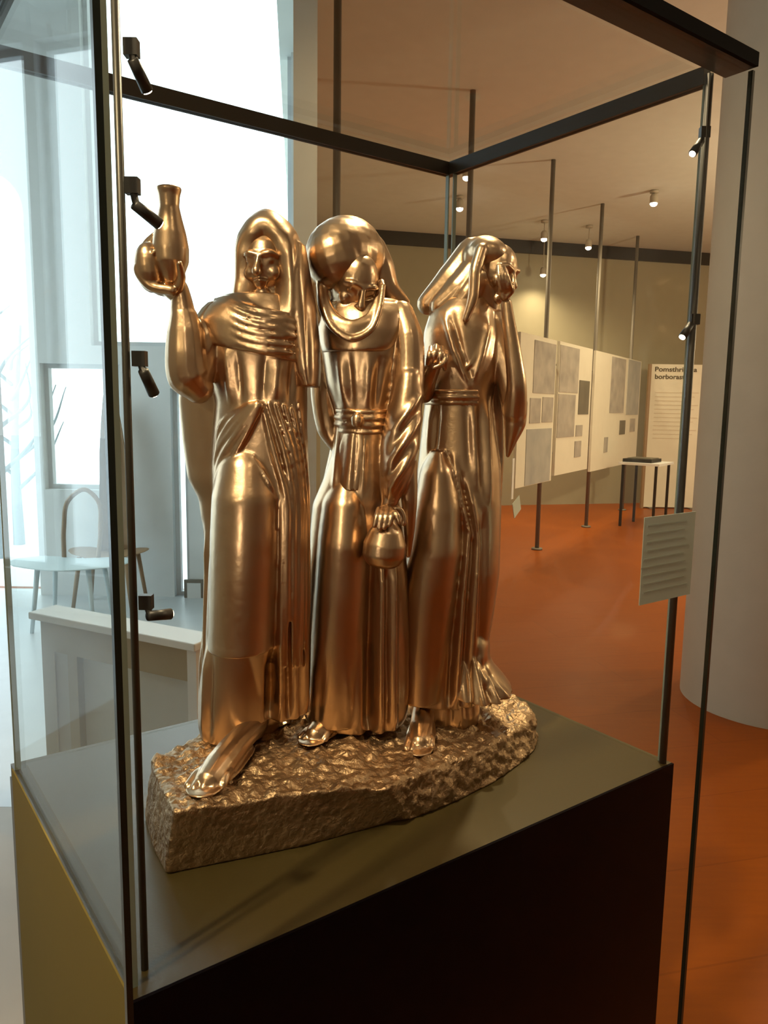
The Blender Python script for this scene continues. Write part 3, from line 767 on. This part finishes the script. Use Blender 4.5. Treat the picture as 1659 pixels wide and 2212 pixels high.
# shoulder cape
mb = MB()
cape = Loft([(648, 700, 872, Y2, .040), (670, 692, 888, Y2, .052), (710, 688, 890, Y2, .062), (748, 694, 872, Y2, .065), (760, 698, 858, Y2, .065)]); cape.add(mb)
mb.sculpt('shoulder_cape', BZ, figure2, voxel=.002)
mb = MB()
for py, r in [(886, 5), (900, 8), (915, 8), (930, 5)]:
    P = [robe2.pt(x, py + 4 * math.sin((x - 730) / 40), .003) for x in (728, 745, 770, 795, 818, 836)]
    mb.tube(P, [r * Y2 / FPX] * 6, n=10)
pe(mb, 772, 908, 1.046, 13, 16, 10)
mb.sculpt('belt', BZ, figure2, voxel=.0017, smooth=2)
mb = MB()
ap = Loft([(935, 738, 812, Y2 - .006, .044), (1000, 730, 806, Y2 - .008, .046), (1058, 722, 800, Y2 - .010, .048)], folds=[([(742, 940), (732, 1058)], 4, .003), ([(772, 940), (766, 1058)], 4, -.003), ([(786, 940), (782, 1058)], 4, .003)]); ap.add(mb)
mb.sculpt('apron', BZ, figure2, voxel=.0018, smooth=2)
foot('foot', (672, 1606), (735, 1560), 1.075, 1.075, .044, figure2)
# pot and the hand on its handle
mb = MB(); kp = 1.02 / FPX
A, B = on_y(838, 1112, 1.02), on_y(826, 1224, 1.02)
mb.lathe([(0, 15 * kp), (.06, 15 * kp), (.14, 20 * kp), (.3, 36 * kp), (.55, 47 * kp), (.78, 47 * kp), (.93, 38 * kp), (1, 26 * kp)], A, B, n=32)
mb.sculpt('pot', BZ, figure2, voxel=.0015, smooth=3)
mb = MB()
th = np.linspace(-.3, math.pi + .3, 12)
pt(mb, [(858 + 15 * math.cos(a), 1124 - 26 * math.sin(a), 1.012, 5.5) for a in th], n=10)
mb.sculpt('pot_handle', BZ, figure2, voxel=.0014, smooth=2)
mb = MB()
pe(mb, 832, 1104, 1.018, 18, 16, 14, -10)
for dx, l in [(-10, 24), (0, 30), (10, 28), (20, 22)]:
    pt(mb, [(828 + dx, 1100, 1.012, 6.5), (824 + dx * 1.1, 1118, .998, 6.5), (820 + dx * 1.1, 1112 + l, .996, 5.5)], n=8)
pt(mb, [(845, 1100, 1.012, 6), (858, 1112, 1.0, 6), (862, 1128, .998, 5)], n=8)
mb.sculpt('hand', BZ, figure2, voxel=.0014, smooth=3)

# ================= woman with hand to her face =================
Y3 = 1.16
mb = MB()
robe3 = Loft([(640, 955, 1060, Y3, .035), (665, 930, 1076, Y3, .046), (710, 916, 1086, Y3, .054), (770, 914, 1084, Y3, .056), (840, 918, 1066, Y3, .052), (870, 918, 1064, Y3, .050), (940, 910, 1070, Y3, .052), (1020, 902, 1080, Y3, .056), (1100, 894, 1082, Y3, .058), (1250, 880, 1078, Y3, .058), (1340, 866, 1066, Y3, .057), (1420, 858, 1052, Y3, .056), (1500, 856, 1046, Y3, .054), (1534, 860, 1040, Y3, .052)],
    folds=[([(958, 1000), (990, 1150), (976, 1300), (962, 1530)], 6, -.012), ([(976, 1000), (1004, 1150), (992, 1300), (978, 1530)], 6, .006), ([(990, 1040), (1014, 1150), (1004, 1300), (994, 1530)], 6, -.010), ([(1006, 1060), (1026, 1180), (1018, 1320), (1010, 1530)], 6, .005), ([(1034, 1120), (1032, 1500)], 8, -.006), ([(958, 690), (976, 760), (1004, 832)], 7, .005), ([(972, 690), (990, 760), (1014, 826)], 6, -.004), ([(1046, 700), (1030, 770), (1010, 836)], 7, .005), ([(930, 880), (922, 985)], 6, .004), ([(944, 880), (934, 985)], 5, -.004), ([(1000, 882), (1004, 1000)], 6, -.004), ([(1014, 882), (1020, 1040)], 6, .004), ([(1030, 882), (1036, 1060)], 6, -.005), ([(1046, 882), (1050, 1080)], 6, .004)])
robe3.add(mb)
thigh3 = Loft([(975, 930, 962, Y3 - .030, .026), (1020, 908, 985, Y3 - .032, .042), (1100, 894, 998, Y3 - .034, .052), (1200, 882, 996, Y3 - .034, .056), (1300, 866, 986, Y3 - .030, .054), (1400, 858, 974, Y3 - .026, .052), (1500, 856, 958, Y3 - .024, .050), (1530, 858, 952, Y3 - .024, .050)],
    folds=[([(872, 1250), (868, 1530)], 6, .003), ([(940, 1300), (930, 1530)], 10, -.002)])
thigh3.add(mb)
hem3 = Loft([(1490, 880, 1030, Y3 + .012, .042), (1560, 884, 1036, Y3 + .012, .042), (1580, 890, 1030, Y3 + .012, .038)], folds=[([(970, 1500), (968, 1575)], 6, -.006), ([(990, 1500), (990, 1575)], 6, .005), ([(1008, 1500), (1010, 1575)], 6, -.006)]); hem3.add(mb)
# cloak hanging behind the raised arm
for x0, x1, w in [(1034, 1030, 12), (1052, 1050, 12), (1068, 1066, 11), (1080, 1076, 9)]:
    pt(mb, [(x0, 740, Y3 + .01, w), (x0, 860, Y3 - .005, w), (x1 + 4, 980, Y3 + .0, w), (x1, 1086, Y3 + .01, w * .8)])
# train that sweeps over the rock
train = Loft([(1340, 1000, 1048, Y3 + .01, .030), (1400, 975, 1056, Y3 + .01, .054), (1440, 965, 1056, Y3 + .012, .062), (1470, 955, 1068, Y3 + .014, .072), (1500, 950, 1088, Y3 + .016, .084), (1524, 948, 1102, Y3 + .018, .092)],
    folds=[([(1000, 1400), (1000, 1530)], 6, -.010), ([(1014, 1410), (1030, 1530)], 6, .006), ([(1022, 1420), (1046, 1530)], 6, -.011), ([(1030, 1440), (1062, 1530)], 6, .007), ([(1038, 1450), (1074, 1530)], 5, -.009), ([(1044, 1470), (1088, 1530)], 6, .006)])
train.add(mb)
for x0, xe, ye, d in [(1030, 1058, 1524, 1.11), (1044, 1082, 1510, 1.14), (1052, 1102, 1496, 1.18)]:
    pt(mb, [(x0 - 4, 1430, d + .01, 8), (x0 + 6, 1456, d, 9), ((x0 + xe) / 2 + 10, 1484 + (ye - 1500) * .3, d, 9), (xe, ye - 4, d, 6)], n=12)
# raised arm: upper arm down to the elbow, forearm up to the face
pt(mb, [(1066, 700, 1.15, 34), (1092, 780, 1.14, 32), (1108, 850, 1.13, 30), (1112, 890, 1.12, 27)])
pt(mb, [(1112, 892, 1.115, 26), (1116, 840, 1.10, 22), (1108, 760, 1.095, 18), (1098, 690, 1.095, 14), (1094, 655, 1.098, 12)])
pt(mb, [(1114, 870, 1.12, 26), (1112, 915, 1.12, 24), (1104, 950, 1.125, 14), (1097, 984, 1.13, 5)])
# fist at the chest with its forearm
pt(mb, [(915, 850, 1.12, 22), (925, 815, 1.10, 20), (938, 785, 1.09, 17)])
for P_ in [[(1046, 690), (1040, 730), (1026, 770), (1004, 800)]]:
    ridge(mb, robe3, P_, 6, .0, flat=.7)
pe(mb, 990, 770, Y3 - .036, 30, 34, 26); pe(mb, 1030, 764, Y3 - .034, 26, 32, 24)
pe(mb, 1040, 655, Y3 - .005, 34, 40, 30)
face(mb, 1068, 585, Y3 - .012, 56, (.62, -.62, -.40), (.15, 0, 1))
figure3 = mb.sculpt('woman_figure', BZ, sculpture, voxel=.0019)
figure3['label'] = 'woman with one hand raised to her face'
mb = MB(); k = Y3 / FPX
mb.ell(on_y(1046, 566, Y3 + .006), (54 * k, 60 * k, 53 * k))
mb.ell(on_y(1056, 548, Y3 - .018), (44 * k, 40 * k, 32 * k), [(math.cos(.3), 0, -math.sin(.3)), (0, 1, 0), (math.sin(.3), 0, math.cos(.3))])
for x0, y0, x1, y1, x2, y2, d, w in [(1020, 548, 975, 606, 925, 656, Y3 + .01, 34), (1030, 580, 990, 628, 952, 660, Y3 - .008, 32), (1036, 600, 1008, 640, 980, 672, Y3 - .022, 24)]:
    pt(mb, [(x0, y0, d, w), (x1, y1, d, w), (x2, y2, d, w * .7)])
pt(mb, [(1040, 540, Y3 - .04, 14), (1026, 590, Y3 - .052, 13), (1022, 640, Y3 - .056, 12), (1006, 690, Y3 - .056, 8)])
pt(mb, [(1050, 600, Y3 - .02, 24), (1056, 660, Y3 - .01, 24), (1070, 710, Y3, 18)])
mb.sculpt('head_veil', BZ, figure3, voxel=.0019, smooth=7)
mb = MB()
for py, r in [(846, 5), (858, 7), (870, 5)]:
    P = [robe3.pt(x, py, .003) for x in (920, 945, 970, 1000, 1030)]
    mb.tube(P, [r * Y3 / FPX] * 5, n=10)
for x in (998, 1008, 1018, 1028):
    ridge(mb, robe3, [(x, 846), (x + 2, 876)], 4.5, .005)
mb.sculpt('belt', BZ, figure3, voxel=.0017, smooth=2)
mb = MB()
pe(mb, 1091, 628, 1.092, 15, 22, 12, 5)
for dx, dy in [(0, 0), (7, 4), (-7, 2), (13, 12)]:
    pt(mb, [(1090 + dx, 624, 1.084, 6), (1086 + dx, 598 + dy, 1.080, 6), (1082 + dx * .8, 572 + dy, 1.086, 5)], n=8)
pt(mb, [(1096, 640, 1.088, 6), (1106, 628, 1.086, 6), (1108, 612, 1.088, 5)], n=8)
mb.sculpt('hand', BZ, figure3, voxel=.0014, smooth=3)
mb = MB()
pe(mb, 944, 770, 1.085, 20, 22, 14)
for kf, (x, y) in enumerate([(930, 752), (942, 748), (954, 752), (964, 762)]):
    pt(mb, [(x, y, 1.082, 6.5), (x - 2, y + 16, 1.070, 7), (x - 6 + kf, y + 34, 1.074, 6)], n=8)
pt(mb, [(960, 778, 1.078, 6), (950, 790, 1.068, 6), (938, 794, 1.068, 5)], n=8)
mb.sculpt('hand', BZ, figure3, voxel=.0014, smooth=3)
foot('foot', (905, 1614), (915, 1548), 1.068, 1.068, .046, figure3)

# ------------------------------------------------------------------ exhibition in the far part of the hall
POLES = [(-.323, 4.97), (.672, 6.63), (1.70, 8.35), (2.68, 10.03), (3.70, 11.80)]
plabs = ['bare grey floor-to-ceiling pole next to the pale return wall', 'grey floor-to-ceiling pole before the first picture panel', 'grey floor-to-ceiling pole between the mountain panel and the large grey photograph', 'grey floor-to-ceiling pole between the large grey photograph and the end panel', 'grey floor-to-ceiling pole at the far end of the picture panels']
for i, (x, y) in enumerate(POLES):
    e = empty('support_pole', (x, y, 0), plabs[i], 'pole', 'poles carrying the picture panels')
    MB().cyl((x, y, 0), (x, y, CEIL), .024, n=16).build('shaft', M['pole'], e, True)
    MB().cyl((x, y, 0), (x, y, .02), .06, n=20).build('foot_plate', M['pole'], e, True)
PDIR = np.array([.514, .858, 0]); PDIR /= np.linalg.norm(PDIR); PNRM = np.array([PDIR[1], -PDIR[0], 0])
PP0 = np.array([1.70, 8.35, 0]) + PNRM * .04
def panel_rect(l, r, t, b):
    A = on_plane(l, t, PP0, PNRM); B = on_plane(r, b, PP0, PNRM)
    return A, B
def slab(mb, A, B, zt, zb, off, th):
    A = np.array([A[0], A[1], 0]); B = np.array([B[0], B[1], 0]); d = (B - A) / np.linalg.norm(B - A); nn = np.array([d[1], -d[0], 0])
    return mb.box((A + B) / 2 + nn * off + [0, 0, (zt + zb) / 2], (np.linalg.norm(B - A), th, zt - zb), [d, nn, EZ])
plist = [
    (1116, 1194, (1160, 726), (1160, 1044), 'cream picture panel with a mountain view above small photographs', [
        ((1146, 1192), (738, 850), 'photo_grey'), ((1141, 1164), (860, 914), 'photo_grey'), ((1168, 1191), (858, 912), 'photo_grey'), ((1136, 1190), (926, 1042), 'photo_blue')]),
    (1201, 1272, (1240, 745), (1240, 1018), 'cream picture panel with one large grey photograph and a dark portrait', [
        ((1202, 1243), (748, 848), 'photo_grey'), ((1202, 1239), (852, 944), 'photo_grey'), ((1246, 1268), (822, 895), 'photo_dark'), ((1243, 1257), (918, 942), 'photo_grey'), ((1242, 1256), (952, 986), 'photo_grey')]),
    (1279, 1378, (1330, 768), (1330, 1006), 'cream picture panel with tall portraits, end panel of the row', [
        ((1314, 1344), (772, 892), 'photo_grey'), ((1350, 1376), (778, 896), 'photo_blue'), ((1338, 1350), (908, 938), 'photo_dark'), ((1360, 1371), (904, 932), 'photo_grey'), ((1306, 1314), (944, 976), 'photo_grey')]),
]
for l, r, tp, bp, lb_, prints in plist:
    A, B = on_plane(l, 880, PP0, PNRM), on_plane(r, 880, PP0, PNRM)
    zt, zb = on_plane(*tp, PP0, PNRM)[2], on_plane(*bp, PP0, PNRM)[2]
    e = empty('exhibition_panel', ((A[0] + B[0]) / 2, (A[1] + B[1]) / 2, zb), lb_, 'panel', 'picture panels on the poles')
    slab(MB(), A, B, zt, zb, .0, .03).build('board', M['panel'], e)
    i_ = plist.index((l, r, tp, bp, lb_, prints))
    if i_ == 1:
        a_, b_ = np.array([*POLES[2], 0]), np.array([*POLES[3], 0]); u_ = (b_ - a_) / np.linalg.norm(b_ - a_)
        for zz in (zt - .25, zb + .25):
            MB().cyl(a_ + u_ * .024 + EZ * zz, b_ - u_ * .024 + EZ * zz, .012, n=8).build('mounting_bar', M['pole'], e, True)
    if i_ == 0:
        c1, c2 = on_plane(1106, 990, PP0, PNRM), on_plane(1101, 1078, PP0, PNRM)
        MB().box((c1 + c2) / 2 + PNRM * .02, (.05, .006, c1[2] - c2[2]), [PDIR, PNRM, EZ]).build('hanging_strip', M['white'], e)
        c3 = on_plane(1110, 1094, PP0, PNRM)
        MB().box(c3 + PNRM * .03, (.19, .006, .16), [PDIR * math.cos(.4) + EZ * math.sin(.4), PNRM, EZ * math.cos(.4) - PDIR * math.sin(.4)]).build('hanging_card', M['paper'], e)
    for (pl_, pr_), (pt_, pb_), mk in prints:
        pm = (pl_ + pr_) / 2
        a2, b2 = on_plane(pl_, 880, PP0, PNRM), on_plane(pr_, 880, PP0, PNRM)
        z1, z2 = on_plane(pm, pt_, PP0, PNRM)[2], on_plane(pm, pb_, PP0, PNRM)[2]
        slab(MB(), a2, b2, z1, z2, .018, .006).build('photo_print', M[mk], e)

# text board standing in front of the far wall
TB = 12.1
ta, tb2 = on_y(1390, 1080, TB), on_y(1504, 1080, TB)
zt = on_y(1450, 787, TB)[2]
e = empty('text_board', ((ta[0] + tb2[0]) / 2, TB, 0), 'tall cream text board with a two-line heading behind the table', 'board')
MB().box(((ta[0] + tb2[0]) / 2, TB + .02, (zt + .02) / 2), (tb2[0] - ta[0], .04, zt - .02)).build('board', M['panel'], e)
MB().box((ta[0] - .02, TB + .02, zt / 2), (.04, .06, zt)).build('edge_strip', M['brown_wood'], e)
for x in (ta[0] + .1, tb2[0] - .1):
    MB().box((x, TB + .05, .01), (.06, .3, .02)).build('foot', M['pole'], e)
def text(body, p, size, mt, parent, width):
    cu = bpy.data.curves.new('lettering', 'FONT'); cu.body = body; cu.size = size; cu.extrude = .001; cu.offset = .002
    o = bpy.data.objects.new('lettering', cu); col.objects.link(o)
    dg = bpy.context.evaluated_depsgraph_get(); dg.update()
    me = bpy.data.meshes.new_from_object(o.evaluated_get(dg)); bpy.data.objects.remove(o)
    w = max(v.co.x for v in me.vertices); k = width / w
    for v in me.vertices:
        v.co = (p[0] + v.co.x * k, p[1] - v.co.z, p[2] + v.co.y)
    me.materials.clear(); me.materials.append(mt)
    o = bpy.data.objects.new('lettering', me); col.objects.link(o); attach(o, parent)
text('Pomsthrik na', on_y(1414, 802, TB - .004), .10, M['print'], e, .66)
text('borborastel', on_y(1414, 818, TB - .004), .10, M['print'], e, .54)
for k in range(12):
    z = on_y(1450, 848 + k * 9, TB)[2]
    MB().box(((ta[0] + tb2[0]) / 2 - .03 * (k % 3), TB - .002, z), (tb2[0] - ta[0] - .16 - .06 * (k % 3), .002, .012)).build('text_line', mat('faint_text', (.68, .60, .48), .7), e)

# long-legged table in front of the text board with a dark album on it
t1, t2, t3 = on_z(1336, 998, .86), on_z(1424, 1003, .86), on_z(1452, 990, .86)
d1 = (t2 - t1) / np.linalg.norm(t2 - t1); L1 = np.linalg.norm(t2 - t1); d2 = np.array([-d1[1], d1[0], 0]); L2 = .62
C0 = t1 + d1 * L1 / 2 + d2 * L2 / 2
e = empty('display_table', (C0[0], C0[1], 0), 'slender white display table standing before the text board', 'table')
MB().box((C0[0], C0[1], .845), (L1, L2, .03), [d1, d2, EZ]).build('table_top', M['white'], e)
for a in (-1, 1):
    for b in (-1, 1):
        p = C0 + d1 * a * (L1 / 2 - .05) + d2 * b * (L2 / 2 - .05)
        MB().box((p[0], p[1], .415), (.03, .03, .83), [d1, d2, EZ]).build('leg', M['black_metal'], e)
p = C0 + d1 * (-.06)
al = empty('picture_album', (p[0], p[1], .86), 'dark open album lying on the white display table', 'book')
MB().box((p[0], p[1], .882), (L1 * .72, .40, .044), [d1, d2, EZ]).build('cover', M['black_metal'], al)
MB().box((p[0] + .03, p[1] + .05, .908), (L1 * .60, .30, .008), [d1, d2, EZ]).build('page', M['photo_dark'], al)
# board added to stand for the bluish daylight between the bronze figures
qa, qb = on_y(692, 1000, 7.4), on_y(732, 1000, 7.4)
e = empty('bright_gap_board', ((qa[0] + qb[0]) / 2, 7.4, 0), 'pale blue board standing in for daylight between two bronze women', 'board')
MB().box(((qa[0] + qb[0]) / 2, 7.4, .75), (qb[0] - qa[0], .04, 1.3)).build('board', M['chair_white'], e)
for s_ in (-1, 1):
    MB().box(((qa[0] + qb[0]) / 2 + s_ * .09, 7.4, .05), (.03, .3, .10)).build('foot', M['pole'], e)

# ------------------------------------------------------------------ furniture by the windows
# low partition with a white cap
da, db = on_z(60, 1322, .75), on_z(420, 1392, .75)
d1 = (db - da) / np.linalg.norm(db - da); LD = np.linalg.norm(db - da); d2 = np.array([-d1[1], d1[0], 0]); DD = .13
def dk(s, t, z): return da * [1, 1, 0] + d1 * s + d2 * t + EZ * z
e = empty('low_partition', dk(LD / 2, DD / 2, 0), 'low beige partition with a white cap and pale infill by the windows', 'partition')
def dbox(s0, s1, t0, t1, z0, z1): return MB().box(dk((s0 + s1) / 2, (t0 + t1) / 2, (z0 + z1) / 2), (s1 - s0, t1 - t0, z1 - z0), [d1, d2, EZ])
dbox(0, LD, 0, DD, .722, .75).build('cap', M['white'], e, bevel=.004)
dbox(.03, .10, .03, .10, 0, .721).build('stile', M['beige_wood'], e)
dbox(.10, .17, .036, .10, 0, .60).build('stile', M['beige_grey'], e)
dbox(.17, .22, .03, .10, 0, .60).build('stile', M['beige_wood'], e)
dbox(.10, LD - .06, .03, .10, .60, .721).build('rail', M['beige_wood'], e)
dbox(.22, LD - .06, .06, .08, .0, .599).build('infill_panel', M['pale_panel'], e)
dbox(LD - .06, LD - .02, .03, .10, 0, .721).build('stile', M['white'], e)
# pale chair with a looped back
cx, cy = -2.14, 5.15
e = empty('chair', (cx, cy, 0), 'pale blue chair with an open looped back behind the low partition', 'chair')
MB().tube([(cx - .21, cy, .455), (cx, cy - .02, .445), (cx + .21, cy, .455)], [.20, .215, .20], n=24, flat=.07, side=(0, 0, 1)).build('seat', M['chair_white'], e, True)
for a in (-1, 1):
    for b in (-1, 1):
        MB().cyl((cx + a * .17, cy + b * .14, .44), (cx + a * .21, cy + b * .18, 0), .018, .013, n=10).build('leg', M['chair_white'], e, True)
lp = [(cx - .12, cy + .17, .45), (cx - .13, cy + .21, .66), (cx - .10, cy + .25, .86), (cx, cy + .27, .93), (cx + .10, cy + .25, .86), (cx + .13, cy + .21, .66), (cx + .12, cy + .17, .45)]
MB().tube(lp, [.016] * 7, n=10, samples=50).build('backrest', M['brown_wood'], e, True)
# tall brown bentwood chair beside it
cx, cy = on_y(232, 1150, 5.68)[:2]
e = empty('bentwood_chair', (cx, cy, 0), 'brown bentwood chair with a tall curved back by the windows', 'chair')
rows = []
for k, z in enumerate(np.linspace(.38, 1.50, 14)):
    t = k / 13; w = .13 * (1 - .6 * t ** 2); yb = cy + .16 + .09 * t
    rows.append([(cx + w * u + .05 * (1 - t), yb - .10 * u * u - .0, z + .10 * (u * u) * (1 if u < 0 else .4) * (t > .6)) for u in np.linspace(-1, 1, 9)])
vs = [p for r_ in rows for p in r_]; vs += [(x, y + .015, z) for x, y, z in vs]
nb = 14 * 9; fs = []
for i in range(13):
    for j in range(8):
        q = i * 9 + j; fs.append((q, q + 1, q + 10, q + 9)); fs.append((nb + q, nb + q + 9, nb + q + 10, nb + q + 1))
for i in range(13):
    q = i * 9; fs.append((q, q + 9, nb + q + 9, nb + q)); q += 8; fs.append((q, nb + q, nb + q + 9, q + 9))
for j in range(8):
    fs.append((j, nb + j, nb + j + 1, j + 1)); q = 13 * 9 + j; fs.append((q, q + 1, nb + q + 1, nb + q))
MB().add(vs, fs).build('backrest', M['brown_wood'], e, True)
MB().tube([(cx - .14, cy + .02, .42), (cx, cy, .40), (cx + .14, cy + .02, .42)], [.16, .18, .16], n=24, flat=.08, side=(0, 0, 1)).build('seat', M['brown_wood'], e, True)
for a in (-1, 1):
    for b in (-1, 1):
        MB().cyl((cx + a * .17, cy + .02 + b * .14, .41), (cx + a * .22, cy + .02 + b * .18, 0), .018, .014, n=10).build('leg', M['brown_wood'], e, True)
# small framed white notice on the window wall
na, nb_ = on_y(398, 1252, 5.98), on_y(442, 1322, 5.98)
e = empty('framed_notice', ((na[0] + nb_[0]) / 2, 5.985, nb_[2]), 'small white notice in a grey frame low on the window wall', 'notice')
MB().box(((na[0] + nb_[0]) / 2, 5.985, (na[2] + nb_[2]) / 2), (nb_[0] - na[0], .028, na[2] - nb_[2])).build('frame', M['pole'], e)
MB().box(((na[0] + nb_[0]) / 2, 5.968, (na[2] + nb_[2]) / 2), (nb_[0] - na[0] - .05, .006, na[2] - nb_[2] - .05)).build('sheet', M['white'], e)

# ------------------------------------------------------------------ trees outside
rnd = random.Random(11)
def tree(x, y, h, label):
    e = empty('bare_tree', (x, y, -.15), label, 'tree', 'bare trees outside the windows')
    tip = (x + rnd.uniform(-.2, .2), y, h)
    MB().tube([(x, y, -.15), (x + rnd.uniform(-.08, .08), y, h * .4), tip], [.07, .05, .015], n=8).build('trunk', M['bark'], e, True)
    for k in range(9):
        t = .25 + .07 * k; z = -.15 + (h + .15) * t; s_ = -1 if k % 2 else 1
        ln = rnd.uniform(.4, .9) * (1.2 - t)
        MB().tube([(x, y, z), (x + s_ * ln * .5, y + rnd.uniform(-.2, .2), z + ln * .5), (x + s_ * ln * .8, y + rnd.uniform(-.3, .3), z + ln * 1.2)], [.026, .018, .006], n=6).build('branch', M['bark'], e, True)
tree(-4.15, 8.2, 3.4, 'bare grey tree outside the rounded window, the taller one')
tree(-4.35, 9.0, 2.4, 'bare grey tree outside the rounded window, the shorter one')

# ------------------------------------------------------------------ posters on the side wall (they mirror in the glass)
for i, y in enumerate((-2.6, -1.7, -0.8)):
    e = empty('wall_poster', (XR - .01, y, 1.5), 'dark poster in a row of three on the plain side wall', 'poster', 'posters on the side wall')
    MB().box((XR - .012, y, 2.1), (.02, .6, 1.1)).build('sheet', M['photo_dark'], e)
    MB().box((XR - .024, y, 2.1), (.006, .5, .9)).build('print', M['photo_grey'], e)
print('scene built')
